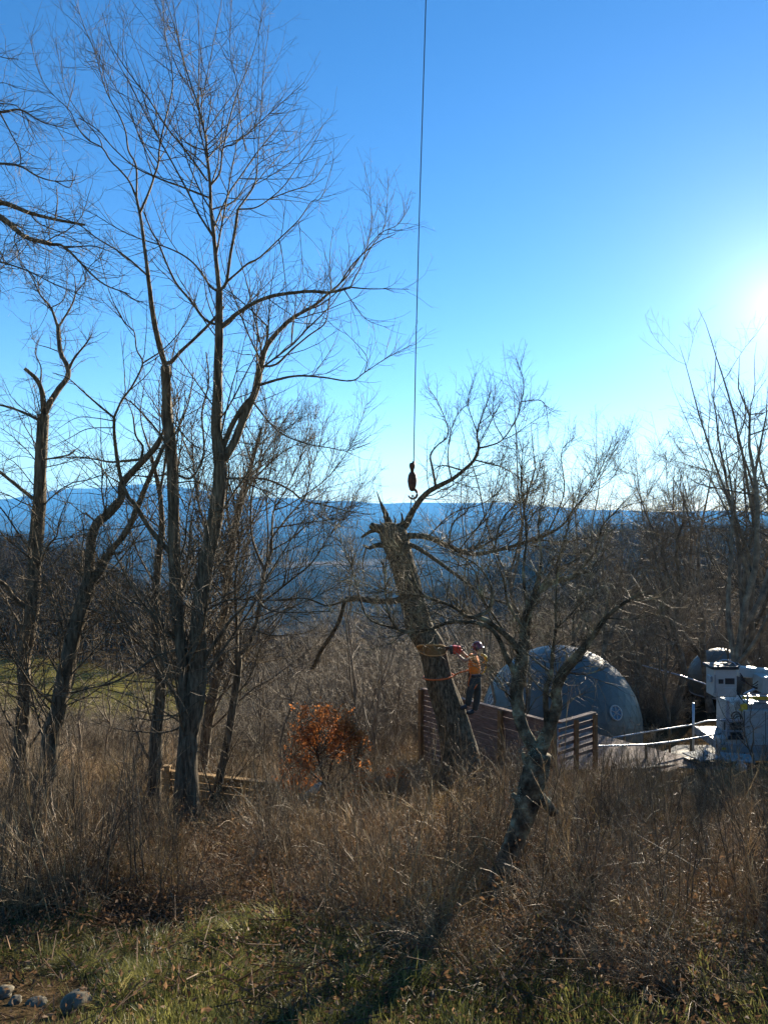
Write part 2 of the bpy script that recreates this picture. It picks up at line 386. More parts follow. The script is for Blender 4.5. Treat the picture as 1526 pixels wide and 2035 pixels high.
class Tree:
    def __init__(s, name, label, d, bpx, bpy, group=None, cat='tree', mat=bark, tw=twigm, drift=0.45, base=None):
        s.d = d; s.root = empty(name, base or P(bpx, bpy, d), label, cat, group); s.mat = mat; s.tw = tw
        s.px = np.zeros((0, 3)); s.limbs = []; s.drift = drift; s.seed = int(rng.integers(1000))
    def trace(s, pts, w0, w1, name='limb', drift=None, d0=None, S=None, rough=0.10, furrow=0.05, grow=True, keep=True, wmid=None, mat=None, label=None, blunt=False):
        """pts: the limb's line as the photograph shows it; the depth comes from where it leaves the tree and drifts along it"""
        p = np.array(pts, float)
        if len(s.px) and d0 is None:
            q = np.linalg.norm(s.px[:, :2]-p[0], axis=1); j = q.argmin(); d0 = s.px[j, 2]
            if q[j] < 14: p[0] = s.px[j, :2]
        if d0 is None: d0 = s.d
        W = np.array(wmid) if wmid is not None else np.linspace(w0**.75, w1**.75, len(p))**(1/.75)*0.86
        q = spline(np.column_stack([p, W]), 7.0)
        L = np.r_[0, np.cumsum(np.linalg.norm(np.diff(q[:, :2], axis=0), axis=1))]
        if drift is None: drift = rng.choice([-1, 1])*rng.uniform(0.3, 1.0)*s.drift
        dd = d0+drift*L/FPX*d0*np.linspace(0.4, 1, len(L))
        P3 = np.stack([(q[:, 0]-CX)/FPX*dd, dd, CZ-(q[:, 1]-CY)/FPX*dd], 1)
        R1 = np.maximum(q[:, 2], 0.5)/2/FPX*dd
        s.px = np.vstack([s.px, np.column_stack([q[:, :2], dd])])
        mb = MB(); r = R1.mean()
        s.seed += 1
        trunk_mesh(mb, P3, R1, S or (22 if r > 0.1 else 12 if r > 0.04 else 7 if r > 0.015 else 5), rough, s.seed, furrow)
        o = adopt(mb.build(name, mat or s.mat, smooth=True), s.root)
        if label: o['label'] = label
        if grow: s.limbs.append(resamp(P3, R1, 14))
        return o
    def crown(s, n1, n2, n3, up=0.16, L1=(0.25, 0.6), t1=(0.15, 1), ang=(25, 60), trunk_twigs=0, thick=1.0, n0=0, only=None, wig=0.12):
        L = s.limbs if only is None else [s.limbs[i] for i in only]
        Pt = np.array([l[0] for l in L]); Rd = np.array([l[1] for l in L])
        k = s.d/14.0*thick; rm = 0.00155*k
        A = sprout(Pt, Rd, n1, t1, L1, ang, up, wig, 9, 0.55, rm*1.3, 0.0058)
        B = sprout(A[0], A[1], n2, (0.1, 1), (0.25, 0.65), (30, 68), up, wig*1.5, 6, 0.65, rm*1.1, 0.0052)
        # shoots straight off the thin ends of the traced limbs as well
        B2 = sprout(Pt, Rd, n2//3, (0.45, 1), (0.25, 0.8), (20, 55), up, wig, 6, 0.6, rm, 0.005, absL=True)
        B = (np.vstack([B[0], B2[0]]), np.vstack([B[1], B2[1]]))
        Cc = sprout(B[0], B[1], n3, (0.12, 1), (0.25, 0.7), (35, 80), up*0.4, wig*1.3, 3, 0.75, rm*0.9, 0.005)
        mb = MB(); tubes(mb, *A, 5); tubes(mb, *B, 4 if s.d < 15 else 3)
        o = adopt(mb.build('branch', s.mat, smooth=True), s.root); o['kind'] = 'stuff'
        mb = MB(); tubes(mb, *Cc, 3)
        if trunk_twigs:
            D = sprout(Pt[:2], Rd[:2], trunk_twigs, (0.02, 0.8), (0.15, 0.9), (40, 100), 0.05, 0.35, 6, 0.3, rm*0.8, 0.006, absL=True)
            tubes(mb, *D, 3); E = sprout(D[0], D[1], trunk_twigs*4, (0.2, 1), (0.2, 0.5), (30, 70), 0.05, 0.3, 4, 0.7, rm*0.7, 0.006); tubes(mb, *E, 3)
        o = adopt(mb.build('twig', s.tw, smooth=True), s.root); o['kind'] = 'stuff'
        return A, B

# ---------------------------------------------------------------- the tall forked tree
T = Tree('bare_tree', 'tallest bare tree, forking low into two straight trunks above the brush', 12.7, 368, 1650)
T.trace([(366,1662),(371,1600),(372,1520),(374,1460),(371,1440),(366,1340),(356,1250),(348,1140),(345,1000),(341,893),(334,824),(329,728)], 0, 0, 'trunk', drift=0.02, wmid=[58,50,42,38,30,26,25,25,23,21,19,18])
T.trace([(377,1470),(386,1420),(392,1360),(394,1275),(398,1200),(407,1135),(421,1066),(435,984),(438,929),(431,860),(432,800),(435,700),(436,640),(436,578)], 0, 0, 'trunk', drift=-0.03, wmid=[34,36,36,32,32,31,30,28,27,22,20,17,15,13])
TL = [
 ([(329,728),(314,673),(306,634),(301,598),(295,549)], 14, 10), ([(295,549),(288,495),(281,440),(272,394)], 9, 6),
 ([(279,421),(297,380),(308,347),(315,325),(318,289),(330,234),(340,193),(344,165),(341,132),(329,69),(322,-10)], 6, 1.6),
 ([(272,394),(259,363),(242,341),(220,319),(204,294),(176,278),(157,256),(143,226),(135,215),(96,176),(74,132),(60,72)], 5, 1),
 ([(204,294),(198,275),(165,234),(132,179),(110,74)], 3, 1), ([(272,394),(271,330),(256,300),(250,261),(237,228),(220,198),(206,165),(190,105),(171,60),(146,-10)], 5, 1.2),
 ([(315,325),(281,275),(256,220),(234,179),(209,138),(193,96)], 3, 1), ([(413,360),(370,300),(330,250),(297,198),(264,154),(239,118),(220,83),(204,25)], 5, 1.2),
 ([(135,215),(150,150),(146,60)], 2, .8), ([(220,198),(200,130),(168,122)], 2, .8),
 ([(295,549),(261,518),(231,496),(193,473),(165,451),(132,435)], 5, 2), ([(132,435),(90,420),(60,410)], 2, .8),
 ([(329,722),(340,720),(358,700),(385,675),(418,642),(445,610)], 10, 6),
 ([(434,645),(407,634),(380,598),(352,565),(333,527),(314,480),(303,462),(286,421)], 7, 3),
 ([(436,578),(420,571),(396,535),(369,510),(330,491),(275,473),(234,454),(193,429),(154,410)], 6, 1.2),
 ([(436,578),(430,520),(425,465),(419,410),(418,369),(411,300),(409,273),(394,210),(380,168),(361,105),(348,55),(327,-10)], 11, 1.5),
 ([(436,578),(450,561),(458,506),(466,465),(473,416)], 8, 6), ([(473,416),(491,391),(505,369),(511,341),(513,300),(518,231),(524,147),(535,50)], 5, 1),
 ([(419,372),(437,343),(444,294),(461,289),(489,268),(512,247),(545,218),(587,180),(606,163)], 5, 1), ([(445,294),(457,235),(474,180),(495,130),(512,75),(526,-5)], 4, 1),
 ([(411,268),(413,250),(419,189),(403,126),(396,75),(394,10)], 3, 1), ([(489,300),(480,250),(470,160),(458,100),(461,-5)], 3, 1),
 ([(411,394),(356,369),(325,358),(271,333),(226,294),(197,260),(160,235)], 5, 2), ([(411,300),(440,270),(430,240),(405,170)], 3, 1),
 ([(441,655),(469,625),(510,600),(543,588),(579,582),(620,579),(656,581),(697,571)], 10, 6),
 ([(697,571),(703,556),(719,526),(728,493),(739,438),(734,369)], 4, 1), ([(719,515),(745,480),(760,462),(768,420),(772,350)], 3, .9),
 ([(697,571),(730,574),(772,574),(813,575)], 4, 1.2), ([(686,578),(706,608),(730,636),(772,652)], 3, .9),
 ([(656,581),(689,550),(711,517),(755,465),(791,446),(813,410)], 4, 1),
 ([(440,925),(463,883),(482,837),(500,795),(510,773),(518,729),(529,691),(549,663),(571,641),(593,625),(626,606),(653,583),(675,564),(703,523),(745,485),(785,465)], 22, 1.5),
 ([(438,905),(459,851),(482,810),(500,790)], 13, 11),
 ([(529,691),(531,652),(524,641),(494,611),(455,578)], 5, 2.5), ([(518,729),(549,724),(579,696),(615,666),(642,647),(650,630),(657,575),(656,504),(663,451)], 6, 1),
 ([(512,765),(554,754),(593,747),(642,750),(697,757),(725,740),(766,713),(818,685)], 7, 1.2), ([(725,740),(728,707),(681,655)], 3, 1),
 ([(452,564),(472,542),(494,523),(516,512),(554,476),(593,438),(620,400),(640,391),(664,316)], 6, 1), ([(593,438),(597,470),(606,590)], 2, 1),
 ([(473,416),(507,413),(535,396),(565,369),(598,322),(615,300),(640,252)], 4, 1), ([(535,396),(576,380),(615,366),(642,333),(659,300)], 3, 1),
 ([(427,413),(469,396),(510,330),(560,300)], 4, 1), ([(554,476),(560,500),(570,580),(577,640)], 3, 1),
 ([(339,1110),(317,1074),(292,1041),(267,1000),(256,989),(242,956),(234,915),(228,865),(227,830)], 13, 7),
 ([(227,830),(193,802),(165,777),(135,751),(105,741)], 6, 1.5), ([(227,830),(242,797),(264,766),(284,722),(272,695),(267,659),(248,640),(220,585),(198,507)], 6, 1.5),
 ([(220,840),(193,831),(154,830),(116,852)], 3, 1), ([(220,850),(176,852),(138,871),(94,893)], 3, 1), ([(292,1041),(250,1050),(165,1052)], 4, 1.5),
 ([(355,1286),(311,1305),(275,1330),(228,1355),(187,1366),(138,1377),(77,1385)], 7, 2), ([(358,1440),(330,1455),(275,1454),(220,1446),(179,1430)], 5, 1.5),
 ([(395,1330),(413,1300),(435,1267),(460,1232),(490,1201),(501,1185),(545,1215),(655,1215)], 12, 2), ([(400,1222),(454,1193),(545,1193),(606,1189),(650,1204)], 6, 2),
 ([(438,949),(518,951),(570,970),(606,995),(655,1006),(702,1018),(746,1022)], 6, 1.5), ([(500,795),(551,855),(606,881),(655,890),(691,896),(735,880)], 5, 1),
 ([(284,722),(330,690),(370,640),(400,560)], 4, 1.2), ([(334,824),(380,880),(420,900)], 4, 2),
 ([(341,893),(300,840),(262,800),(240,790)], 6, 2), ([(345,940),(380,950),(405,900),(402,820),(415,760),(410,700)], 6, 3), ([(345,960),(400,960),(450,1010)], 4, 2),
]
for pts, w0, w1 in TL: T.trace(pts, w0, w1)
T.crown(340, 1900, 4600, up=0.06, trunk_twigs=170, t1=(0.08, 1), ang=(20, 55), wig=0.10)
tall_tree = T

# ---------------------------------------------------------------- the bent tree left of it
T = Tree('bare_tree', 'dark bent bare tree left of the tall forked tree, its trunk curving right', 13.2, 96, 1655)
T.trace([(96,1665),(94,1600),(95,1560),(102,1468),(118,1399),(129,1344),(143,1275),(162,1206),(176,1160),(179,1124),(182,1077),(193,1041),(215,1022),(234,1000),(242,989),(243,962),(264,937),(289,912),(311,887),(322,865)], 0, 0, 'trunk', drift=0.02,
  wmid=[40,34,31,31,30,30,29,28,28,20,19,19,18,16,14,14,13,12,11,8])
for pts, w0, w1 in [([(176,1165),(190,1145),(204,1129),(220,1096),(248,1063),(264,1033),(273,1011),(292,962),(311,920),(325,887)], 19, 9), ([(220,1108),(242,1098)], 8, 5),
 ([(289,912),(248,916),(220,918),(187,912),(154,908),(105,912)], 7, 2), ([(281,915),(284,887),(270,865),(264,824),(250,790)], 7, 2),
 ([(143,1275),(190,1240),(235,1190),(262,1140)], 4, 1), ([(162,1206),(200,1215),(260,1225),(300,1290)], 5, 1.5), ([(176,1160),(140,1130),(110,1170)], 4, 1),
 ([(322,865),(335,820),(360,790)], 6, 2), ([(325,887),(350,860),(375,800),(385,740)], 7, 2), ([(193,1041),(170,1020),(150,1030)], 4, 1), ([(243,962),(210,940),(190,900)], 4, 1)]:
    T.trace(pts, w0, w1)
T.crown(85, 480, 900, up=0.08, trunk_twigs=130)

# ---------------------------------------------------------------- the leftmost tree, its left leader broken off
T = Tree('bare_tree', 'leftmost bare tree with a blunt broken stub beside its curved top', 14.5, 42, 1545)
T.trace([(42,1640),(42,1537),(42,1468),(50,1385),(49,1316),(58,1256),(66,1193),(70,1110),(76,1027),(80,990),(83,893),(88,824)], 0, 0, 'trunk', drift=0.0,
  wmid=[38,32,28,26,25,26,28,26,25,24,21,20])
for pts, w0, w1 in [([(88,824),(85,783),(74,755),(50,732)], 14, 8), ([(88,824),(99,802),(118,772),(135,750),(135,728),(121,700),(116,651)], 15, 9),
 ([(116,651),(102,612),(80,585),(63,549),(27,500)], 7, 1.2), ([(116,651),(127,634),(143,607),(151,582),(149,549)], 6, 2), ([(135,735),(149,711),(171,684),(183,664)], 7, 2.5),
 ([(76,838),(50,821),(14,808),(-25,800)], 8, 4), ([(66,997),(33,964),(0,937),(-40,900)], 9, 6), ([(52,1215),(28,1187),(11,1162),(-30,1140)], 12, 8),
 ([(83,1138),(110,1118),(132,1091),(157,1063)], 5, 1.5), ([(75,1215),(110,1170),(143,1124),(165,1110)], 4, 1.5), ([(87,912),(138,904),(150,893)], 5, 3), ([(85,931),(138,918),(180,905)], 3, 1),
 ([(102,612),(130,590),(135,520)], 3, 1), ([(80,585),(78,560),(100,530)], 3, 1), ([(121,700),(95,690),(70,680),(60,640)], 3, 1), ([(151,582),(170,560),(175,545)], 3, 1), ([(80,770),(82,730),(70,700),(76,680)], 4, 1.2)]:
    T.trace(pts, w0, w1)
T.crown(110, 620, 1300, up=0.05, trunk_twigs=130, wig=0.2)

# ---------------------------------------------------------------- thinner trees standing among them
T = Tree('bare_tree', 'thin straight bare tree just left of the tall forked trunk', 14.0, 308, 1600)
T.trace([(306,1640),(308,1560),(311,1468),(319,1385),(317,1316),(309,1248),(311,1165),(316,1105),(322,1050),(318,980),(300,900)], 0, 0, 'trunk', drift=0.0, wmid=[34,27,25,23,19,16,15,14,12,9,6])
for pts, w0, w1 in [([(318,980),(330,900),(322,820),(330,760)], 7, 2), ([(311,1165),(280,1110),(262,1060),(250,1000)], 5, 1.5), ([(319,1385),(345,1330),(380,1290),(430,1240)], 6, 1.5), ([(300,900),(280,830),(288,760)], 5, 1.2)]: T.trace(pts, w0, w1)
T.crown(50, 240, 500, up=0.12, trunk_twigs=130)

T = Tree('bare_tree', 'slim pale bare tree with a fan of whips right of the tall forked trunk', 14.8, 428, 1610, tw=twig_pale)
T.trace([(405,1680),(419,1617),(436,1550),(449,1492),(466,1387),(474,1315),(471,1300)], 0, 0, 'trunk', drift=0.0, wmid=[22,20,17,16,15,14,13])
for pts, w0, w1 in [([(471,1300),(471,1245),(468,1163),(475,1080),(465,1000)], 9, 3), ([(471,1300),(490,1290),(509,1240),(515,1204),(526,1135),(540,1094)], 11, 8),
 ([(540,1094),(538,1075),(570,1030),(606,989),(619,937),(636,882),(644,830)], 6, 1), ([(540,1094),(541,1050),(545,1014),(570,970),(595,915),(614,860),(640,800)], 6, 1), ([(530,1120),(533,1060),(530,980),(545,900),(548,860)], 5, 1),
 ([(515,1204),(573,1157),(619,1119),(655,1064),(691,1014),(720,960)], 6, 1), ([(526,1135),(500,1060),(505,960),(540,880),(600,830)], 7, 1.2), ([(540,1094),(580,1070),(630,1030),(700,1005)], 4, 1),
 ([(509,1240),(560,1215),(640,1180),(720,1130)], 4, 1), ([(545,1014),(580,1000),(650,950),(700,880),(730,800)], 4, 1), ([(505,960),(520,900),(530,820),(520,760)], 4, 1), ([(541,1050),(600,1040),(660,1030),(720,1000)], 4, 1),
 ([(466,1387),(500,1340),(520,1280),(560,1240)], 4, 1), ([(474,1330),(440,1280),(430,1200)], 4, 1)]:
    T.trace(pts, w0, w1)
T.crown(210, 1500, 3200, up=0.10, trunk_twigs=60, ang=(15, 42), wig=0.09)

T = Tree('bare_tree', 'bare tree close behind the tall forked trunk, its stems crossing it', 17.5, 452, 1590)
T.trace([(398,1600),(405,1500),(420,1400),(440,1300),(446,1220),(452,1150),(462,1080),(478,1000),(500,920),(520,850)], 0, 0, 'trunk', drift=0.1, wmid=[24,22,20,18,17,16,14,12,9,5])
for pts, w0, w1 in [([(452,1150),(420,1080),(395,1000),(385,920),(380,840)], 9, 2), ([(478,1000),(500,960),(560,900),(620,870)], 6, 1.5), ([(462,1080),(450,1000),(455,930),(440,860)], 7, 2), ([(440,1300),(400,1250),(370,1210)], 5, 1.5), ([(385,920),(360,860),(340,760)], 5, 1.2), ([(500,920),(480,850),(490,780)], 4, 1), ([(395,1000),(380,940),(300,880)], 4, 1)]:
    T.trace(pts, w0, w1)
T.crown(170, 1200, 2600, up=0.10, trunk_twigs=60)

# boughs reaching in from a tree standing outside the frame
T = Tree('bare_tree', 'bare tree mostly out of frame whose gnarled boughs reach in at the upper left', 10.5, -420, 1700, tw=twig_pale)
T.trace([(-420,1780),(-410,1500),(-390,1200),(-370,900),(-350,650),(-330,500)], 60, 30, 'trunk', drift=0.0, d0=10.5)
for pts, w0, w1 in [([(-340,560),(-200,430),(-100,395),(0,402),(60,423),(110,436),(170,447)], 20, 5), ([(-340,520),(-220,380),(-100,380),(0,430),(50,470),(100,485),(130,492),(200,560),(260,585)], 22, 2),
 ([(-100,395),(-50,330),(0,325),(40,330),(75,350),(110,360),(150,358)], 8, 2), ([(-330,500),(-200,280),(-100,200),(-40,200),(0,222),(40,218),(80,240),(110,250),(135,256)], 12, 1), ([(0,222),(20,260),(40,300),(43,330)], 4, 1.5),
 ([(0,205),(40,215),(75,280)], 3, 1), ([(-100,200),(-40,110),(10,115),(38,118)], 4, 1), ([(-40,190),(0,165),(36,176)], 3, 1), ([(110,436),(115,400),(112,370)], 4, 1.5), ([(130,492),(190,490),(240,510)], 4, 1), ([(60,423),(80,445),(140,470),(180,500)], 4, 1.2),
 ([(-340,620),(-200,560),(-80,500),(0,520),(60,540),(120,570),(200,600)], 9, 1), ([(110,360),(140,372),(145,340),(138,335)], 3, 1)]:
    T.trace(pts, w0, w1)
T.crown(110, 700, 1400, up=0.03, wig=0.22, only=list(range(1, 14)), t1=(0.3, 1), L1=(0.15, 0.4))

# ---------------------------------------------------------------- the big tree being felled
T = Tree('topped_tree', 'big leaning topped tree with a splintered top, roped and being cut by the climber', 19.0, 930, 1585, mat=bark_big, drift=0.3)
o = T.trace([(936,1625),(930,1590),(922,1554),(911,1482),(893,1412),(872,1350),(858,1290),(834,1249),(823,1207),(810,1161),(798,1116),(784,1071),(775,1046)], 0, 0, 'trunk', drift=0.0, S=40, rough=0.07, furrow=0.035,
  wmid=[130,106,86,70,60,54,52,52,48,46,46,56,44])
fell_trunk = o
T.trace([(779,1044),(767,1023),(758,1003),(748,976)], 20, 1.5, 'splinter', drift=0.1, rough=0.2, furrow=0.15, grow=False)
T.trace([(772,1048),(768,1034),(770,1016)], 9, 1, 'splinter', drift=0.3, rough=0.2, furrow=0.15, grow=False)
T.trace([(784,1050),(786,1036),(781,1024)], 8, 1, 'splinter', drift=0.2, rough=0.2, furrow=0.15, grow=False)
T.trace([(764,1050),(757,1040),(756,1030)], 8, 1, 'splinter', drift=-0.2, rough=0.2, furrow=0.15, grow=False)
T.trace([(798,1052),(806,1042),(806,1030)], 7, 1, 'splinter', drift=0.3, rough=0.2, furrow=0.15, grow=False)
T.trace([(790,1050),(800,1035),(797,1018)], 14, 2, 'splinter', drift=-0.1, rough=0.2, furrow=0.15, grow=False)
for pts, w0, w1 in [([(765,1058),(750,1050),(737,1044)], 26, 16), ([(760,1056),(737,1056),(718,1068)], 12, 5), ([(765,1083),(745,1084),(734,1089),(722,1083)], 14, 5), ([(725,1086),(721,1116),(722,1140)], 4, 2.5),
 ([(800,1050),(807,1041),(825,1008),(846,981),(873,965),(897,953),(921,935),(942,914),(951,890),(948,860),(960,820),(975,780)], 18, 1.5),
 ([(864,968),(859,929),(855,905),(867,887),(891,860),(870,800),(850,770)], 6, 1.2), ([(951,890),(969,887),(1000,872),(1030,820),(1040,760),(1025,712)], 5, 1),
 ([(798,1070),(813,1065),(849,1068),(891,1086),(936,1101),(981,1095),(1036,1080),(1087,1062),(1120,1041),(1140,1011),(1180,960),(1215,880)], 16, 1.5),
 ([(800,1085),(816,1083),(849,1101),(891,1131),(915,1149),(960,1185),(1010,1200)], 13, 4), ([(818,1192),(801,1192),(755,1195),(710,1189),(686,1192)], 17, 12),
 ([(688,1192),(677,1226),(661,1259),(639,1292),(622,1328)], 10, 9), ([(690,1192),(650,1203),(606,1189),(560,1195)], 6, 1.5), ([(921,935),(880,925),(864,932)], 4, 2), ([(942,914),(1000,930),(1050,960)], 4, 1.2),
 ([(891,1086),(900,1040),(930,1010),(925,960)], 5, 1.2), ([(981,1095),(1000,1030),(1060,960),(1080,900)], 5, 1.2), ([(936,1101),(960,1060),(980,990),(1000,900)], 4, 1.2), ([(849,1068),(900,1020),(960,1000),(1010,960)], 4, 1),
 ([(897,953),(890,900),(905,830),(945,790)], 4, 1), ([(948,860),(930,800),(945,740)], 3, 1), ([(1087,1062),(1120,980),(1115,900),(1140,870)], 4, 1), ([(1000,872),(980,830),(985,760)], 3, .9), ([(1040,800),(1080,800),(1090,860)], 3, .9)]:
    T.trace(pts, w0, w1)
T.crown(190, 1600, 3800, up=0.10, only=list(range(5, len(T.limbs))), thick=0.85)
felled = T

# ---------------------------------------------------------------- the gnarled lichened tree in front
T = Tree('gnarled_tree', 'gnarled leaning tree crusted with grey green lichen in the brush before the deck fence', 8.6, 985, 1790, mat=lichen_bark, tw=twig_pale, drift=0.4)
T.trace([(962,1840),(985,1785),(1005,1720),(1030,1650),(1048,1595),(1060,1540),(1072,1495)], 0, 0, 'trunk', drift=0.0, rough=0.13, furrow=0.11, S=30, wmid=[60,52,44,40,46,52,44])
T.trace([(1070,1500),(1054,1475),(1034,1434),(1027,1379),(1032,1338),(1038,1296),(1043,1255),(1049,1214),(1065,1181),(1098,1156),(1134,1148),(1164,1134)], 0, 0, 'limb', drift=0.2, rough=0.12, S=18, wmid=[30,26,25,25,26,24,20,16,13,11,9,7])
T.trace([(1078,1500),(1090,1448),(1106,1406),(1105,1371),(1120,1335),(1148,1302),(1175,1269),(1203,1228),(1244,1195),(1277,1178)], 0, 0, 'limb', drift=-0.15, rough=0.12, S=14, wmid=[28,24,22,20,20,18,12,9,6,3])
for pts, w0, w1 in [([(1085,1455),(1084,1379),(1095,1338),(1098,1296),(1104,1250),(1104,1200),(1108,1120)], 15, 3), ([(1062,1570),(1085,1595),(1100,1616)], 30, 24), ([(1045,1600),(1026,1586),(1018,1578)], 20, 12), ([(1052,1530),(1042,1510),(1040,1496)], 16, 8),
 ([(1030,1345),(1021,1335),(1002,1296),(991,1269),(966,1244),(928,1236),(891,1237),(849,1252),(810,1255),(792,1252),(773,1222),(766,1177),(767,1116),(776,1077)], 15, 2),
 ([(810,1255),(740,1234),(719,1201),(704,1146),(695,1116),(680,1080),(660,1040)], 6, 1.5), ([(1036,1305),(1010,1266),(983,1244),(955,1228),(928,1225),(897,1204),(849,1186),(828,1165),(810,1116),(779,1071)], 16, 2),
 ([(940,1228),(969,1214),(978,1178),(966,1145),(941,1118),(900,1096),(860,1060)], 9, 2), ([(1043,1255),(1010,1200),(1000,1150),(980,1100)], 9, 2), ([(1049,1214),(1040,1140),(1046,1060),(1035,960),(1040,880)], 9, 1.5), ([(1055,1200),(1075,1120),(1070,1040),(1085,950)], 9, 1.5),
 ([(1120,1335),(1160,1340),(1200,1330)], 5, 1.5), ([(1104,1250),(1150,1200),(1180,1120),(1210,1040)], 5, 1.5), ([(1134,1148),(1180,1100),(1200,1040),(1250,1000)], 5, 1.2), ([(1065,1181),(1110,1110),(1130,1040),(1150,960)], 6, 1.2),
 ([(1203,1228),(1260,1230),(1330,1210)], 4, 1), ([(1095,1338),(1060,1310),(1040,1290)], 6, 2), ([(773,1222),(740,1180),(700,1170)], 3, 1), ([(849,1186),(800,1180),(740,1170),(700,1140)], 4, 1), ([(1027,1379),(990,1340),(960,1310)], 4, 1), ([(1175,1269),(1160,1220),(1170,1170)], 4, 1), ([(1010,1266),(960,1190),(940,1130),(880,1070)], 6, 1.2)]:
    T.trace(pts, w0, w1, rough=0.14)
for i in (3, 4, 5): pass
T.crown(230, 1600, 3800, up=0.08, only=[1, 2, 3]+list(range(7, len(T.limbs))), wig=0.2, thick=0.9)
gnarl = T

# crusts of pale lichen round the low fork
lich = noise_mat('lichen', [(.10,.13,.08),(.22,.27,.19),(.38,.42,.32)], scale=20, rough=0.95, spec=0.05)
mb = MB(); n = 800
for (px, py, r_, w_) in [(1050, 1500, 24, .3), (1030, 1585, 26, .25), (1078, 1580, 18, .2), (1075, 1470, 16, .1), (1115, 1345, 14, .08), (1068, 1530, 26, .25)]:
    k = int(n*w_); a = rng.uniform(0, 6.28, k); q = np.sqrt(rng.random(k))*r_
    C_ = np.array([list(P(px+qq*math.cos(aa), py+qq*1.2*math.sin(aa), 8.6-0.02-0.10*math.sqrt(max(0, 1-(qq/r_)**2))+rng.normal(0, .02))) for aa, qq in zip(a, q)])
    d = unit(rng.normal(size=(k, 3))); u = unit(np.cross(d, rng.normal(size=(k, 3)))); s_ = rng.uniform(.003, .008, (k, 1)); V_ = np.stack([C_-d*s_, C_+u*s_, C_+d*s_, C_-u*s_], 1).reshape(-1, 3)
    mb.add(V_, np.arange(k)[:, None]*4+np.array([[0, 1, 2, 3]]))
o = adopt(mb.build('lichen', lich), gnarl.root); o['kind'] = 'stuff'
# ---------------------------------------------------------------- scattering: one object whose points each carry a copy of a mesh that stands in the scene
def scatter(name, label, pts, rot, scl, sources, tilt=None):
    n = len(pts); me = bpy.data.meshes.new(name); me.vertices.add(n)
    me.vertices.foreach_set('co', np.asarray(pts, np.float32).ravel())
    ti = tilt if tilt is not None else np.zeros((n, 2))
    a = me.attributes.new('turn', 'FLOAT_VECTOR', 'POINT'); a.data.foreach_set('vector', np.column_stack([ti[:, 0], ti[:, 1], rot]).astype(np.float32).ravel())
    a = me.attributes.new('size', 'FLOAT_VECTOR', 'POINT')
    scl = np.asarray(scl, float); scl = np.column_stack([scl]*3) if scl.ndim == 1 else scl
    a.data.foreach_set('vector', scl.astype(np.float32).ravel())
    a = me.attributes.new('which', 'INT', 'POINT'); a.data.foreach_set('value', rng.integers(0, len(sources), n).astype(np.int32))
    o = bpy.data.objects.new(name, me); COL.objects.link(o)
    g = bpy.data.node_groups.new(name, 'GeometryNodeTree')
    g.interface.new_socket('Geometry', in_out='INPUT', socket_type='NodeSocketGeometry')
    g.interface.new_socket('Geometry', in_out='OUTPUT', socket_type='NodeSocketGeometry')
    N = g.nodes; gi = N.new('NodeGroupInput'); go = N.new('NodeGroupOutput')
    ip = N.new('GeometryNodeInstanceOnPoints'); j = N.new('GeometryNodeJoinGeometry')
    for s_ in reversed(sources):
        oi = N.new('GeometryNodeObjectInfo'); oi.inputs['Object'].default_value = s_; oi.inputs['As Instance'].default_value = True
        g.links.new(oi.outputs['Geometry'], j.inputs[0])
    def na(nm, ty):
        q = N.new('GeometryNodeInputNamedAttribute'); q.data_type = ty; q.inputs[0].default_value = nm; return q.outputs[0]
    g.links.new(gi.outputs[0], ip.inputs['Points']); g.links.new(j.outputs[0], ip.inputs['Instance'])
    ip.inputs['Pick Instance'].default_value = True
    g.links.new(na('which', 'INT'), ip.inputs['Instance Index'])
    e2r = N.new('FunctionNodeEulerToRotation'); g.links.new(na('turn', 'FLOAT_VECTOR'), e2r.inputs[0])
    g.links.new(e2r.outputs[0], ip.inputs['Rotation']); g.links.new(na('size', 'FLOAT_VECTOR'), ip.inputs['Scale'])
    g.links.new(ip.outputs[0], go.inputs[0])
    md = o.modifiers.new('copies', 'NODES'); md.node_group = g
    return tag(o, label, None, None, 'stuff')

woodm = noise_mat('far_wood', [(.028,.02,.012),(.065,.048,.029),(.12,.092,.056)], scale=0.8, rough=0.9, spec=0.05, detail=3, rnd=0.35)
woodn = noise_mat('grey_wood', [(.06,.045,.029),(.16,.122,.078),(.31,.245,.155)], scale=2.5, rough=0.72, spec=0.24, detail=4, rnd=0.3)

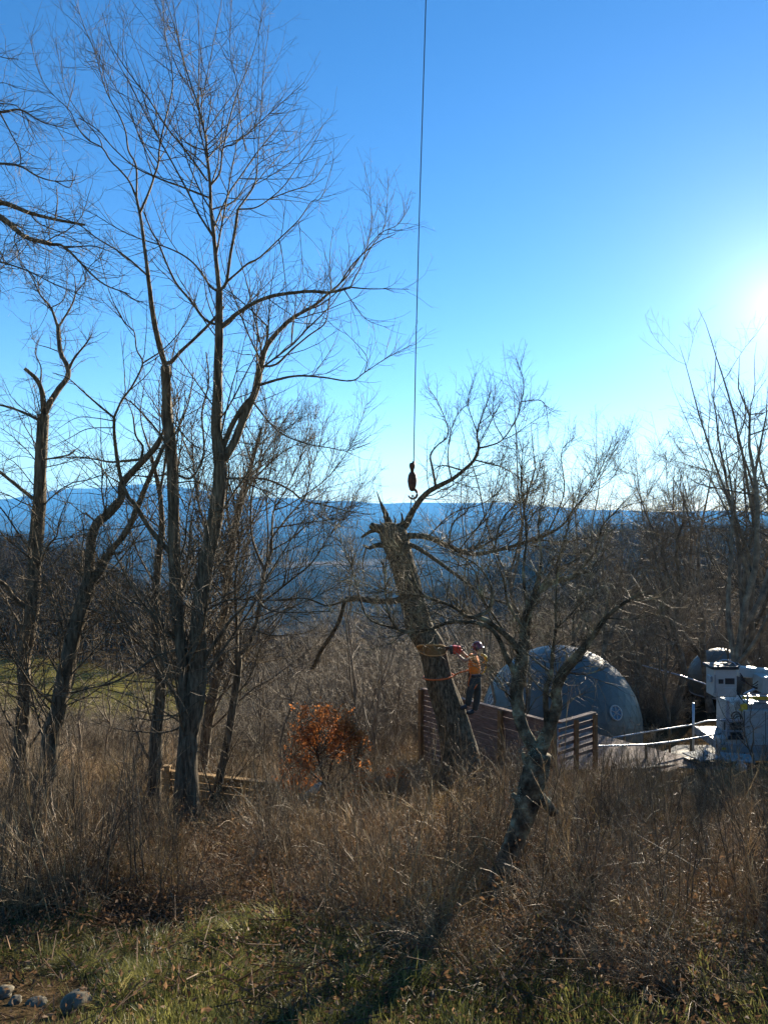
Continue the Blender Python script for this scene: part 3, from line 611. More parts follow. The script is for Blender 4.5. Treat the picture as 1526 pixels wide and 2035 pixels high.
def auto_tree(h, spread, n1, n2, n3, rbase, sides=(7, 4, 3), rt=0.004, lean=0.05, forks=2, first=0.25, up=0.13, K=(12, 8, 5, 3), join=True):
    """a leafless tree in local coordinates: MB of trunk and MB of branches"""
    z = np.linspace(0, 1, K[0]); a = rng.uniform(0, 6.28); w = np.cumsum(rng.normal(size=(K[0], 2)), 0)*0.012*h
    w -= w[0]
    t0 = np.column_stack([z*h*lean*math.cos(a)+w[:, 0], z*h*lean*math.sin(a)+w[:, 1], z*h*0.82])
    r0 = rbase*(1-z)**0.8*0.9+rt*2; r0[0] *= 1.35
    mt = MB(); tubes(mt, t0[None], r0[None], sides[0])
    Pt, Rd = t0[None], r0[None]
    if forks:
        F = sprout(Pt, Rd, forks, (first, 0.6), (0.55*h*0.8, 0.75*h*0.8), (18, 38), 0.10, 0.07, K[0], 0.75, rt*1.5, 0.013, absL=True)
        tubes(mt, *F, sides[0]); Pt = np.vstack([Pt, F[0]]); Rd = np.vstack([Rd, F[1]])
    A = sprout(Pt, Rd, n1, (first, 1), (spread*0.35, spread), (35, 80), up*.6, 0.13, K[1], 0.6, rt*1.3, 0.0068, absL=True)
    B = sprout(A[0], A[1], n2, (0.1, 1), (0.25, 0.65), (30, 70), up*.6, 0.17, K[2], 0.65, rt, 0.0055)
    C_ = sprout(B[0], B[1], n3, (0.1, 1), (0.25, 0.7), (35, 80), up*0.4, 0.2, K[3], 0.7, rt*0.8, 0.007)
    mb = mt if join else MB()
    tubes(mb, *A, sides[1]); tubes(mb, *B, sides[2]); tubes(mb, *C_, 3)
    return mt, mb

def far_px(x, y): return CX+FPX*x/np.maximum(y, 1)
# --- far trees, a few hundred triangles each
SRC = []
spots = [(330, 262), (190, 330), (480, 300), (620, 420)]
for k, (px, y) in enumerate(spots):
    mt, _ = auto_tree(14+k, 4.2, 16, 60, 110, 0.22, (4, 3, 3), 0.030, K=(6, 4, 3, 2), forks=2, first=0.25)
    o = mt.build('far_tree', woodm); x = (px-CX)/FPX*y; o.location = (x, y, gz(x, y)-0.3)
    tag(o, 'one of the small grey leafless trees covering the lower wooded slopes', 'tree', 'leafless trees on the far slopes'); SRC.append(o)
def fan(n, y0, y1, p0, p1):
    y = np.sqrt(rng.uniform(y0**2, y1**2, n)); px = rng.uniform(p0, p1, n); return (px-CX)/FPX*y, y
x1, y1 = fan(9000, 130, 620, -260, 1750); x2, y2 = fan(9500, 620, 1700, -150, 1700)
x = np.r_[x1, x2]; y = np.r_[y1, y2]
keep = (rng.random(len(x)) > meadow_mask(x, y)*0.985) & (vnoise(x/22, y/22, 77) > -0.38); x, y = x[keep], y[keep]
s = rng.uniform(0.7, 1.15, len(x))*np.where(y > 620, 1.25, 1)*np.where(y < 200, 0.7, 1)
scatter('woodland', 'leafless grey brown woodland covering the slopes below and the rounded ridge', np.column_stack([x, y, ground(x, y)-0.4]), rng.uniform(0, 6.28, len(x)), s, SRC)

# --- thicket just past the crest, finer trees
def keep_out(x, y):
    """deck, dome, ramp, boxes and lift truck stand here"""
    px = far_px(x, y)
    return ((y < 41) & (px > 900) & (px < 1320)) | ((y < 37) & (px >= 800)) | ((y < 44) & (px > 1330)) | ((y < 58) & (px > 1340) & (px < 1520))
MID = []
for k, (px, y, h) in enumerate([(640, 44, 8), (700, 52, 9), (560, 47, 8.5), (1300, 60, 11)]):
    mt, _ = auto_tree(h, 2.6, 26, 190, 420, 0.09, (5, 3, 3), 0.0065, K=(9, 6, 4, 3), forks=2, first=0.12, up=0.1)
    o = mt.build('thicket_tree', woodn, smooth=True); x = (px-CX)/FPX*y; o.location = (x, y, gz(x, y)-0.2)
    tag(o, ['grey sapling in the thicket straight below the drooping broken limb', 'grey sapling in the thicket just left of the leaning oak', 'grey sapling in the thicket above the low plank fence', 'grey sapling in the thicket behind the large dome'][k], 'sapling', 'saplings in the thicket below the crest'); MID.append(o)
TOPX = [-300, 0, 380, 560, 900, 1000, 1100, 1200, 1300, 1526, 1800]; TOPY = [1430, 1430, 1400, 1250, 1235, 1215, 1200, 1190, 1190, 1190, 1200]
x, y = fan(2600, 34, 125, -220, 1750)
k = ~keep_out(x, y) & (rng.random(len(x)) > meadow_mask(x, y)) & ~((far_px(x, y) < 560) & (rng.random(len(x)) < 0.35)); x, y = x[k], y[k]
zt = CZ-(np.interp(far_px(x, y), TOPX, TOPY)-CY)/FPX*y; zg = ground(x, y)
s = np.clip((zt-zg)/9.0, 0.25, 1.7)*rng.uniform(0.5, 1.0, len(x)); k = s > 0.2; x, y, s, zg = x[k], y[k], s[k], zg[k]
s = np.maximum(s, 0.3)
scatter('thicket', 'tangled grey thicket of bare saplings just below the crest', np.column_stack([x, y, zg-0.2]), rng.uniform(0, 6.28, len(x)), s, MID)

# --- low scrub that closes the thicket near the ground
scr = []
for k, (px, y) in enumerate([(700, 33), (600, 32), (250, 31)]):
    mb = MB(); a = rng.uniform(0, 6.28, 34); r = rng.uniform(0, 0.9, 34)
    P0 = np.zeros((34, 7, 3)); P0[:, 0, 0] = r*np.cos(a); P0[:, 0, 1] = r*np.sin(a)
    d = unit(np.column_stack([np.cos(a)*.35+rng.normal(0, .25, 34), np.sin(a)*.35+rng.normal(0, .25, 34), np.ones(34)])); L = rng.uniform(1.2, 2.8, 34)
    for i in range(1, 7):
        d = unit(d+rng.normal(0, .12, (34, 3))); P0[:, i] = P0[:, i-1]+d*(L/6)[:, None]
    R0 = np.linspace(0.012, 0.004, 7)[None].repeat(34, 0)
    B = sprout(P0, R0, 220, (0.15, 1), (0.2, 0.6), (25, 60), 0.05, 0.15, 5, 0.7, 0.0045); C_ = sprout(B[0], B[1], 420, (0.1, 1), (0.25, 0.6), (30, 60), 0.05, 0.2, 3, 0.7, 0.004)
    tubes(mb, P0, R0, 4); tubes(mb, *B, 3); tubes(mb, *C_, 3)
    o = mb.build('scrub', woodn, smooth=True); x_ = (px-CX)/FPX*y; o.location = (x_, y, gz(x_, y)-0.1); tag(o, 'grey leafless scrub behind the brush', None, None, 'stuff'); scr.append(o)
x, y = fan(3800, 27, 100, -200, 1750)
k = ~(keep_out(x, y) & ~((y < 33) & (far_px(x, y) < 800))) & (rng.random(len(x)) > meadow_mask(x, y)*0.9); k &= ~((far_px(x, y) < 470) & (rng.random(len(x)) < 0.6)); x, y = x[k], y[k]
s = rng.uniform(0.6, 1.3, len(x))*np.clip(y/45, 0.7, 1.6)
scatter('undergrowth', 'grey leafless scrub filling the slope below the crest', np.column_stack([x, y, ground(x, y)-0.15]), rng.uniform(0, 6.28, len(x)), s, scr)

# ---------------------------------------------------------------- trees one can tell apart on the right
def put_tree(label, px, y, top, spread, n=(40, 340, 800), lean=0.05, forks=3, rb=None, first=0.2, group=None, mat=woodn, name='bare_tree', base_z=None):
    x = (px-CX)/FPX*y; z = gz(x, y) if base_z is None else base_z
    h = (CZ-(top-CY)/FPX*y)-z
    mt, mb = auto_tree(h/0.92, spread, *n, rb or 0.017*h, (9, 4, 3), 0.0022*y/22, lean=lean, forks=forks, first=first, K=(14, 8, 5, 3), join=False)
    r = empty(name, (x, y, z-0.15), label, 'tree', group); r.rotation_euler.z = 0
    mt.build('trunk', mat, r, smooth=True); b = mb.build('crown', mat, r, smooth=True); b['kind'] = 'stuff'
    return r
put_tree('bare tree with a wide crown rising right behind the dome roof', 1207, 42, 985, 4.2, (30, 200, 420), rb=0.2, first=0.4)
put_tree('tall bare tree standing closest to the glare at the right edge', 1468, 34, 600, 5.0, (42, 300, 720), rb=0.2, lean=-0.02, forks=4)
put_tree('bare tree with a rounded crown midway between the dome and the lift truck', 1338, 46, 900, 5.0, (60, 520, 1300), rb=0.24)
put_tree('bare tree rising directly behind the lift bucket', 1412, 48, 880, 5.0, (60, 520, 1300), rb=0.24)
put_tree('slender bare tree beyond the railing, left of the second dome', 1290, 52, 935, 4.0, (60, 480, 1200), rb=0.14)
put_tree('bare tree at the right edge just behind the glare tree, its crown lower', 1470, 40, 740, 4.5, (40, 300, 700), rb=0.2)
put_tree('bare tree leaning into the glare beside the tallest right hand tree', 1500, 38, 690, 5.0, (40, 280, 650), rb=0.2, lean=-0.03)
put_tree('stout bare trunk partly hidden behind the lift boom', 1540, 44, 800, 5.0, (36, 260, 600), rb=0.3)
put_tree('bare tree over the dome top, behind the gnarled tree', 1130, 40, 860, 3.6, (50, 420, 1000), rb=0.13)
put_tree('slim bare tree with upright whips behind the gnarled tree', 1062, 27, 730, 2.3, (46, 360, 900), rb=0.09, base_z=CZ-8.6, first=0.3)
put_tree('slim bare sapling standing between the leaning oak and the gnarled tree', 985, 29, 905, 2.2, (40, 280, 700), rb=0.07, first=0.3)
put_tree('thin bare sapling behind the orange leaved shrub', 745, 24, 1180, 1.8, (30, 200, 480), rb=0.05)
put_tree('dark bent sapling in the hollow left of the thin straight trunk', 168, 26, 1330, 1.4, (18, 90, 200), rb=0.07)
put_tree('bare sapling between the fanned tree and the orange leaved shrub', 560, 26, 1200, 2.0, (34, 240, 560), rb=0.05)
put_tree('straight slim sapling between the two left trunks', 210, 24, 1260, 1.3, (18, 90, 200), rb=0.035)
put_tree('slim grey tree crossing the view left of the leaning oak', 690, 30, 1010, 2.2, (36, 260, 600), rb=0.07)
for i, (px, y, top) in enumerate([(1245, 50, 960), (1300, 47, 925), (1385, 52, 905), (1448, 43, 790), (1510, 46, 700), (1370, 60, 930), (1440, 56, 900), (1500, 62, 880), (1310, 66, 1020), (1550, 54, 860), (1330, 38.5, 1150), (1275, 44, 1120), (1455, 66, 980)]):
    put_tree('one of the slim grey trees standing close together behind the railing and the lift truck', px, y, top, 3.6, (42, 380, 950), rb=0.07+0.025*(i % 3), group='slim grey trees behind the railing')

put_tree('dark bare sapling in the brush right of the lidded boxes', 1498, 20.5, 1360, 1.3, (20, 120, 260), rb=0.035)
put_tree('thin bare sapling in the brush in front of the concrete ramp', 1306, 21.5, 1440, 0.9, (12, 70, 150), rb=0.016)
put_tree('thin bare sapling leaning over the brush below the privacy fence', 1010, 15, 1490, 0.9, (14, 80, 160), rb=0.014)
for i, (px, y, top, lb) in enumerate([(120, 20, 1390, 'left of the bent tree'), (262, 19, 1330, 'right of the bent tree'), (520, 22, 1130, 'behind the plank fence'), (22, 19, 1380, 'beside the leftmost trunk'), (600, 27, 1180, 'behind the orange leaved sapling'), (800, 30, 1200, 'just left of the deck fence post'), (385, 24, 1050, 'seen between the two tall trunks'), (720, 34, 1180, 'right of the drooping broken limb')]):
    put_tree('slim grey sapling '+lb, px, y, top, 1.9, (34, 260, 620), rb=0.035, first=0.15)
# ---------------------------------------------------------------- brush, canes, grass, litter
cane = noise_mat('bramble_cane', [(.085,.048,.020),(.29,.175,.07),(.58,.41,.19)], scale=4, rough=0.55, spec=0.5, detail=3, rnd=0.45)
straw = noise_mat('dry_straw', [(.16,.11,.04),(.36,.26,.10),(.62,.47,.21)], scale=5, rough=0.6, spec=0.4, detail=3, rnd=0.35, transl=0.35)
dead = noise_mat('dead_leaf', [(.06,.032,.016),(.16,.09,.045),(.28,.18,.095)], scale=9, rough=0.7, spec=0.3, detail=3, rnd=0.4, transl=0.4)
greeng = noise_mat('grass_blade', [(.035,.044,.010),(.10,.11,.025),(.26,.24,.07),(.50,.40,.17)], scale=3, rough=0.5, spec=0.4, detail=3, rnd=0.35, transl=0.4, pos=[.3,.45,.6,.72])

def leaves(mb, C, size, up=0.3):
    """curled little leaves of two bent halves at the points C"""
    n = len(C); d = unit(rng.normal(size=(n, 3))); u = unit(np.cross(d, rng.normal(size=(n, 3)))); w = np.cross(d, u)
    s = (size*rng.uniform(0.6, 1.3, n))[:, None]
    a = C-d*s; b_ = C+d*s; c1 = C+u*s*0.55+w*s*0.25; c2 = C-u*s*0.55+w*s*0.25
    V = np.stack([a, c1, b_, c2], 1).reshape(-1, 3); k = np.arange(n)[:, None]*4
    mb.add(V, None, np.concatenate([k+np.array([[0, 1, 2]]), k+np.array([[0, 2, 3]])]))
def blades(mb, n, rad, L, w, lean=0.5, droop=0.25, K=5, comb=None):
    a = rng.uniform(0, 6.28, n); r = rad*np.sqrt(rng.random(n)); p = np.column_stack([r*np.cos(a), r*np.sin(a), np.zeros(n)])
    d = unit(np.column_stack([np.cos(a)*lean+rng.normal(0, .25, n), np.sin(a)*lean+rng.normal(0, .25, n), np.ones(n)]))
    if comb is not None: d = unit(d+np.array(comb))
    ll = rng.uniform(L*0.5, L, n); side = unit(np.cross(d, rng.normal(size=(n, 3))))
    V = np.zeros((n, K, 2, 3))
    for i in range(K):
        ww = (w*(1-(i/(K-1))**1.5)+0.0004)
        V[:, i, 0] = p-side*ww; V[:, i, 1] = p+side*ww
        p = p+d*(ll/(K-1))[:, None]; d = unit(d+np.array([0, 0, -droop])+rng.normal(0, .04, (n, 3)))
    k = np.arange(K-1); q = np.stack([k*2, k*2+1, k*2+3, k*2+2], -1)
    mb.add(V.reshape(-1, 3), (q[None]+(np.arange(n)*K*2)[:, None, None]).reshape(-1, 4))
def clump_src(kind, px, y):
    mb = MB()
    if kind in ('bramble', 'twiggy'):
        n = 24 if kind == 'bramble' else 15
        a = rng.uniform(0, 6.28, n); r = rng.uniform(0, 0.45, n); P0 = np.zeros((n, 8, 3)); P0[:, 0, 0] = r*np.cos(a); P0[:, 0, 1] = r*np.sin(a)
        d = unit(np.column_stack([rng.normal(0, .45, n), rng.normal(0, .45, n), np.ones(n)])); L = rng.uniform(0.5, 1.35, n)
        for i in range(1, 8):
            d = unit(d+rng.normal(0, .10, (n, 3))+np.array([0, 0, -0.16 if kind == 'bramble' else 0.0])); P0[:, i] = P0[:, i-1]+d*(L/7)[:, None]
        R0 = (np.linspace(0.0046, 0.0019, 8)[None]*rng.uniform(0.7, 1.3, (n, 1)))
        B = sprout(P0, R0, 62 if kind == 'bramble' else 80, (0.15, 1), (0.15, 0.5), (30, 75), 0.02, 0.2, 5, 0.7, 0.0014)
        C_ = sprout(B[0], B[1], 60, (0.1, 1), (0.2, 0.6), (30, 75), 0.0, 0.25, 3, 0.7, 0.0013)
        tubes(mb, P0, R0, 4); tubes(mb, *B, 3); tubes(mb, *C_, 3)
        o = mb.build('brush', cane if kind == 'bramble' else twig_pale, smooth=True)
    elif kind == 'straw':
        n = 30; a = rng.uniform(0, 6.28, n); r = rng.uniform(0, 0.4, n); P0 = np.zeros((n, 6, 3)); P0[:, 0, 0] = r*np.cos(a); P0[:, 0, 1] = r*np.sin(a)
        d = unit(np.column_stack([rng.normal(0, .28, n), rng.normal(0, .28, n), np.ones(n)])); L = rng.uniform(0.4, 1.1, n)
        for i in range(1, 6):
            d = unit(d+rng.normal(0, .07, (n, 3))); P0[:, i] = P0[:, i-1]+d*(L/5)[:, None]
        R0 = np.linspace(0.0026, 0.0013, 6)[None].repeat(n, 0)
        B = sprout(P0, R0, 80, (0.55, 1), (0.1, 0.25), (20, 60), 0.03, 0.15, 3, 0.7, 0.0013)
        tubes(mb, P0, R0, 3); tubes(mb, *B, 3); blades(mb, 26, 0.4, 0.45, 0.0035)
        o = mb.build('dry_stalks', straw)
    elif kind == 'leafy':
        n = 10; P0 = np.zeros((n, 6, 3)); P0[:, 0, :2] = rng.normal(0, .18, (n, 2)); d = unit(np.column_stack([rng.normal(0, .4, n), rng.normal(0, .4, n), np.ones(n)])); L = rng.uniform(0.4, 1.0, n)
        for i in range(1, 6):
            d = unit(d+rng.normal(0, .12, (n, 3))); P0[:, i] = P0[:, i-1]+d*(L/5)[:, None]
        tubes(mb, P0, np.full((n, 6), 0.0022), 3)
        leaves(mb, P0[:, 1:].reshape(-1, 3)[rng.integers(0, n*5, 110)]+rng.normal(0, .035, (110, 3)), 0.016)
        o = mb.build('withered_plant', dead)
    elif kind == 'tuft':
        blades(mb, 200, 0.20, 0.30, 0.0030, 1.0, 0.34); o = mb.build('grass_tuft', greeng)
    elif kind == 'mound':
        blades(mb, 560, 0.30, 0.42, 0.0028, 1.2, 0.42, comb=(-0.6, -0.5, 0)); o = mb.build('grass_mound', greeng)
    elif kind == 'litter':
        c = np.column_stack([rng.normal(0, .4, 170), rng.normal(0, .4, 170), rng.uniform(0.0, 0.05, 170)]); leaves(mb, c, 0.019)
        n = 26; p = np.column_stack([rng.normal(0, .4, (n, 2)), rng.uniform(0.01, 0.06, n)]); d = unit(np.column_stack([rng.normal(size=(n, 2)), rng.normal(0, .1, n)]))
        tubes(mb, np.stack([p, p+d*rng.uniform(.05, .3, (n, 1))], 1), np.full((n, 2), 0.003), 3); o = mb.build('leaf_litter', dead)
    elif kind == 'short':
        blades(mb, 240, 0.34, 0.10, 0.0024, 0.5, 0.15, K=4); o = mb.build('short_grass', greeng)
    x_ = (px-CX)/FPX*y; o.location = (x_, y, gz(x_, y)-0.02); o['kind'] = 'stuff'
    return o
S1 = [clump_src('bramble', 500, 11), clump_src('bramble', 900, 10), clump_src('bramble', 1200, 9)]
S2 = [clump_src('twiggy', 700, 12), clump_src('twiggy', 1250, 11)]
S3 = [clump_src('straw', 100, 12), clump_src('straw', 600, 14)]
S4 = [clump_src('leafy', 380, 9), clump_src('leafy', 820, 9)]
S5 = [clump_src('tuft', 300, 6), clump_src('tuft', 640, 6.3)]; S6 = [clump_src('mound', 440, 6.1), clump_src('mound', 520, 6.4)]
S7 = [clump_src('litter', 400, 7), clump_src('litter', 900, 6)]; S8 = [clump_src('short', 200, 5.3), clump_src('short', 350, 5.4)]
def clear(x, y, low=False):
    px = far_px(x, y)
    path = (y > 23.2) & (px > 1215) & (y < 35)
    boxes = (y > 21.5) & (px > 1355) & (y < 35)
    deck = (y > 20.3) & (px > 850) & (px < 1200) & (y > 24.2-(px-840)/263*4.0)
    trunkview = (np.abs(px-(985-(y-8.4)*14)) < 95) & (y > 5.6) & (y < 9.0) & (rng.random(len(x)) < 0.9)
    trunkview |= (np.abs(px-925) < 75) & (y > 13) & (y < 18.9) & (rng.random(len(x)) < 0.75)
    fence = (np.abs(y-13.9) < 1.5) & (px > 400) & (px < 570)
    stones = (px < 245) & (y > 4.4) & (y < 6.0)
    if low: fence = fence & False
    return (stones & low) | trunkview | path | boxes | deck | fence
def lay(name, label, n, y0, y1, p0, p1, src, smin, smax, front=None, power=1.0, patch=None, low=False):
    y = (rng.uniform(y0**(1/power), y1**(1/power), n))**power; px = rng.uniform(p0, p1, n); x = (px-CX)/FPX*y
    k = ~clear(x, y, low)
    if front is not None: k &= y > front(px)+0.7*vnoise(px/130, y*0.8, 31)
    if patch is None: k &= (vnoise(x/0.9, y/0.9, len(name)) > -0.2) | (rng.random(n) < 0.3)
    else: k &= vnoise(x/0.9, y/0.9, 91) > patch
    x, y = x[k], y[k]; m = len(x)
    s = rng.uniform(smin, smax, m)
    if front is not None: s = s*np.clip(0.70+0.8*vnoise(x/1.7, y/1.7, 55)+0.4*vnoise(x/0.6, y/0.6, 56), 0.35, 1.15)
    return scatter(name, label, np.column_stack([x, y, ground(x, y)-0.03]), rng.uniform(0, 6.28, m), s, src, np.column_stack([rng.normal(0, .12, m), rng.normal(0, .12, m)]))
front = lambda px: np.interp(px, [0, 300, 650, 760, 900, 1526], [7.6, 7.2, 6.7, 5.9, 5.0, 4.7])
lay('brambles', 'tangle of reddish brown dry canes covering the slope', 3000, 5, 36, -160, 1700, S1, 0.4, 0.85, front, 1.35)
lay('dry_twigs', 'pale dry twigs standing through the brush', 1300, 5, 36, -160, 1700, S2, 0.4, 0.85, front, 1.4)
lay('dry_stalks', 'straw coloured dead stalks standing in the brush', 1500, 5.5, 36, -160, 1700, S3, 0.4, 0.85, front, 1.5)
def tall_src(px, y):
    mb = MB(); n = 5; P0 = np.zeros((n, 10, 3)); P0[:, 0, :2] = rng.normal(0, .15, (n, 2)); d = unit(np.column_stack([rng.normal(0, .5, (n, 2)), np.ones(n)])); L = rng.uniform(1.2, 2.1, n); bend = rng.normal(0, .10, (n, 3)); bend[:, 2] = -.10
    for i in range(1, 10):
        d = unit(d+bend+rng.normal(0, .06, (n, 3))); P0[:, i] = P0[:, i-1]+d*(L/9)[:, None]
    R0 = np.linspace(0.008, 0.0025, 10)[None].repeat(n, 0); B = sprout(P0, R0, 22, (0.25, 1), (0.12, 0.4), (30, 70), 0.05, 0.18, 5, 0.6, 0.0018); tubes(mb, P0, R0, 5); tubes(mb, *B, 3)
    o = mb.build('tall_cane', straw if px > 800 else twig_pale, smooth=True); x_ = (px-CX)/FPX*y; o.location = (x_, y, gz(x_, y)-.02); o['kind'] = 'stuff'; return o
S9 = [tall_src(560, 10), tall_src(1240, 9), tall_src(860, 12)]
def stem_src(px, y):
    mb = MB(); n = 7; P0 = np.zeros((n, 8, 3)); P0[:, 0, :2] = rng.normal(0, .22, (n, 2)); d = unit(np.column_stack([rng.normal(0, .12, (n, 2)), np.ones(n)])); L = rng.uniform(0.9, 1.8, n)
    for i in range(1, 8):
        d = unit(d+rng.normal(0, .05, (n, 3))); P0[:, i] = P0[:, i-1]+d*(L/7)[:, None]
    R0 = np.linspace(0.0065, 0.002, 8)[None].repeat(n, 0); B = sprout(P0, R0, 60, (0.25, 1), (0.15, 0.45), (20, 50), 0.04, 0.12, 5, 0.6, 0.0016); C_ = sprout(B[0], B[1], 60, (.2, 1), (.2, .5), (30, 70), 0, .2, 3, .7, .0014); tubes(mb, P0, R0, 5); tubes(mb, *B, 3); tubes(mb, *C_, 3)
    o = mb.build('woody_stem', bark if px < 900 else cane, smooth=True); x_ = (px-CX)/FPX*y; o.location = (x_, y, gz(x_, y)-.02); o['kind'] = 'stuff'; return o
S10 = [stem_src(300, 11), stem_src(1180, 12), stem_src(720, 13)]
lay('woody_stems', 'dark upright woody stems standing through the brush', 700, 6, 34, -160, 1700, S10, 0.6, 1.25, front, 1.3)
lay('tall_canes', 'long pale arching canes standing out over the brush', 420, 6, 30, -160, 1700, S9, 0.5, 1.05, front, 1.3)
lay('withered_plants', 'withered plants with small curled brown leaves', 900, 5, 34, -160, 1700, S4, 0.6, 1.2, front, 1.4)
lay('grass_tufts', 'green and straw grass tufts at the foot of the brush', 330, 4.3, 7.6, -80, 1600, S5, 0.4, 0.9, patch=-0.12, low=True)
lay('grass_mounds', 'combed over mounds of long grass in the foreground', 80, 4.9, 7.3, -60, 1000, S6, 0.5, 0.9, low=True)
lay('leaf_litter', 'brown fallen leaves and broken sticks on the ground', 900, 4, 14, -120, 1650, S7, 0.7, 1.3, low=True)
lay('short_grass', 'short green turf in the near corner', 520, 4, 6.2, -120, 1650, S8, 0.7, 1.2, patch=-0.2, low=True)
# ---------------------------------------------------------------- materials of built things
plank = noise_mat('weathered_plank', [(.10,.065,.05),(.19,.125,.095),(.27,.19,.15)], scale=5, rough=0.8, spec=0.2, bump=0.4, stretch=(1,1,7), bscale=12, rnd=0.18, bdist=0.004)
postm = noise_mat('treated_post', [(.13,.065,.025),(.22,.12,.05),(.30,.18,.08)], scale=7, rough=0.8, spec=0.2, bump=0.4, stretch=(4,4,0.6), bdist=0.004)
yplank = noise_mat('fresh_plank', [(.26,.15,.055),(.38,.24,.10),(.48,.32,.15)], scale=5, rough=0.75, spec=0.25, bump=0.3, stretch=(1,1,8), rnd=0.15, bdist=0.004)
canvas = noise_mat('dome_canvas', [(.07,.082,.070),(.09,.10,.085),(.125,.13,.105)], scale=1.3, rough=0.5, spec=0.6, bump=0.25, bscale=2.5, bdist=0.05)
white = noise_mat('white_enamel', [(.26,.25,.22),(.38,.365,.32),(.46,.44,.39)], scale=3, rough=0.35, spec=0.5, detail=4, pos=[.2,.4,.7])
greyp = noise_mat('grey_paint', [(.20,.20,.19),(.29,.28,.26)], scale=4, rough=0.4, spec=0.5)
blackp = noise_mat('black_rubber', [(.012,.012,.013),(.03,.03,.03)], scale=6, rough=0.5, spec=0.5)
steel = noise_mat('galvanised_steel', [(.30,.33,.36),(.48,.51,.54)], scale=9, rough=0.38, spec=0.5, metal=0.6)
conc = noise_mat('concrete', [(.16,.15,.125),(.23,.215,.18),(.29,.27,.225)], scale=2.2, rough=0.85, spec=0.2, bump=0.3, detail=9, bdist=0.01)
lid = noise_mat('pale_lid', [(.17,.20,.19),(.24,.27,.26)], scale=4, rough=0.75, spec=0.2)
darkbox = noise_mat('dark_crate', [(.02,.022,.022),(.05,.05,.048)], scale=6, rough=0.6)
yellow = noise_mat('yellow_decal', [(.55,.36,.03),(.7,.48,.05)], scale=8, rough=0.5)
sawred = noise_mat('saw_red', [(.55,.04,.02),(.68,.07,.03)], scale=5, rough=0.35)
rustm = noise_mat('rusty_iron', [(.04,.018,.012),(.10,.045,.025),(.17,.085,.05)], scale=12, rough=0.7, spec=0.4, bump=0.3, metal=0.2)
glass, gt_, gb_ = nt('window_glass', 0.08, 0.6); gb_.inputs['Base Color'].default_value = (.05,.09,.14,1)
cutwood = noise_mat('fresh_cut_wood', [(.45,.20,.06),(.62,.32,.11),(.72,.44,.18)], scale=9, rough=0.8, spec=0.2, stretch=(1,1,5))
def part(mb, name, mat, root, smooth=False, label=None):
    o = adopt(mb.build(name, mat, smooth=smooth), root)
    if label: o['label'] = label
    return o
def bevel(o, w=0.01, seg=2):
    m_ = o.modifiers.new('edge', 'BEVEL'); m_.width = w; m_.segments = seg; m_.limit_method = 'ANGLE'; return o
V3 = Vector

# ---------------------------------------------------------------- deck privacy fence
ZT = CZ-5.54
def at_z(px, py, z):
    d = (CZ-z)*FPX/(py-CY); return V3(((px-CX)/FPX*d, d, z))
A = at_z(840, 1369, ZT); Cn = at_z(1104, 1438, ZT); E = at_z(1180, 1417, ZT)
root = empty('privacy_fence', (A+Cn)/2-V3((0, 0, 2.5)), 'brown privacy fence of horizontal boards with thick posts along the deck edge', 'fence')
dirv = (Cn-A); Lf = dirv.length; dirv.normalize(); nrm = V3((dirv.y, -dirv.x, 0)); nrm = nrm if nrm.y < 0 else -nrm
cuts = [0, 0.335, 0.64, 1.0]
for i in range(3):
    a = A+(Cn-A)*cuts[i]; b = A+(Cn-A)*cuts[i+1]
    for k in range(15):
        z = ZT-0.10-0.158*k; j = random.uniform(-.006, .006)
        mb = MB(); mb.bar((a.x, a.y, z+j), (b.x, b.y, z-j+random.uniform(-.004, .004)), 0.025, 0.138 if i == 0 else 0.154); part(mb, 'slat', plank, root)
for i in range(3):
    a = A+(Cn-A)*cuts[i]; b = A+(Cn-A)*cuts[i+1]
    mb = MB(); mb.bar(a+V3((0, 0, .012)), b+V3((0, 0, .012)), 0.15, 0.04); part(mb, 'cap_board', plank, root)
for f in cuts:
    p = A+(Cn-A)*f+nrm*0.085
    mb = MB(); mb.box((p.x, p.y, ZT-1.45), (0.125, 0.125, 2.9), Matrix.Rotation(math.atan2(dirv.y, dirv.x), 4, 'Z')); bevel(part(mb, 'post', postm, root), .01)
# open rail that turns the corner
r2 = empty('deck_railing', (Cn+E)/2-V3((0, 0, 2.5)), 'open wooden deck railing with a sunlit cap and spaced rails right of the privacy fence', 'railing')
mb = MB(); mb.bar(Cn+V3((.1, .07, .015)), E+V3((0, 0, .015)), 0.16, 0.045); part(mb, 'cap_board', plank, r2)
for k in range(5):
    z = -0.20-0.20*k
    mb = MB(); mb.bar(Cn+V3((.1, .07, z)), E+V3((0, 0, z)), 0.04, 0.09); part(mb, 'rail', plank, r2)
for q, hgt in ((Cn+(E-Cn)*0.5, 2.8), (E, 2.8)):
    mb = MB(); mb.box((q.x, q.y-0.09, ZT-hgt/2), (0.12, 0.12, hgt)); bevel(part(mb, 'post', postm, r2), .01)
# the deck itself, boards run along the fence
dk = empty('deck', (4.0, 25, ZT-2.3), 'weathered board deck carrying the dome behind the privacy fence', 'deck')
for k in range(44):
    o_ = -nrm*(0.12+0.152*k); a = A+o_; b = Cn+o_
    a = a-dirv*(0.0+0.09*k); b = b+dirv*min(1.2+0.08*k, 3.0)
    mb = MB(); mb.bar((a.x, a.y, ZT-2.28), (b.x, b.y, ZT-2.28), 0.146, 0.035); part(mb, 'board', plank, dk)
for f in (0.02, 0.35, 0.68, 1.0):
    for dd in (0.3, 3.4, 6.4):
        p = A+(Cn-A)*f-nrm*dd; mb = MB(); mb.box((p.x, p.y, ZT-3.6), (0.14, 0.14, 2.6)); part(mb, 'post', postm, dk)

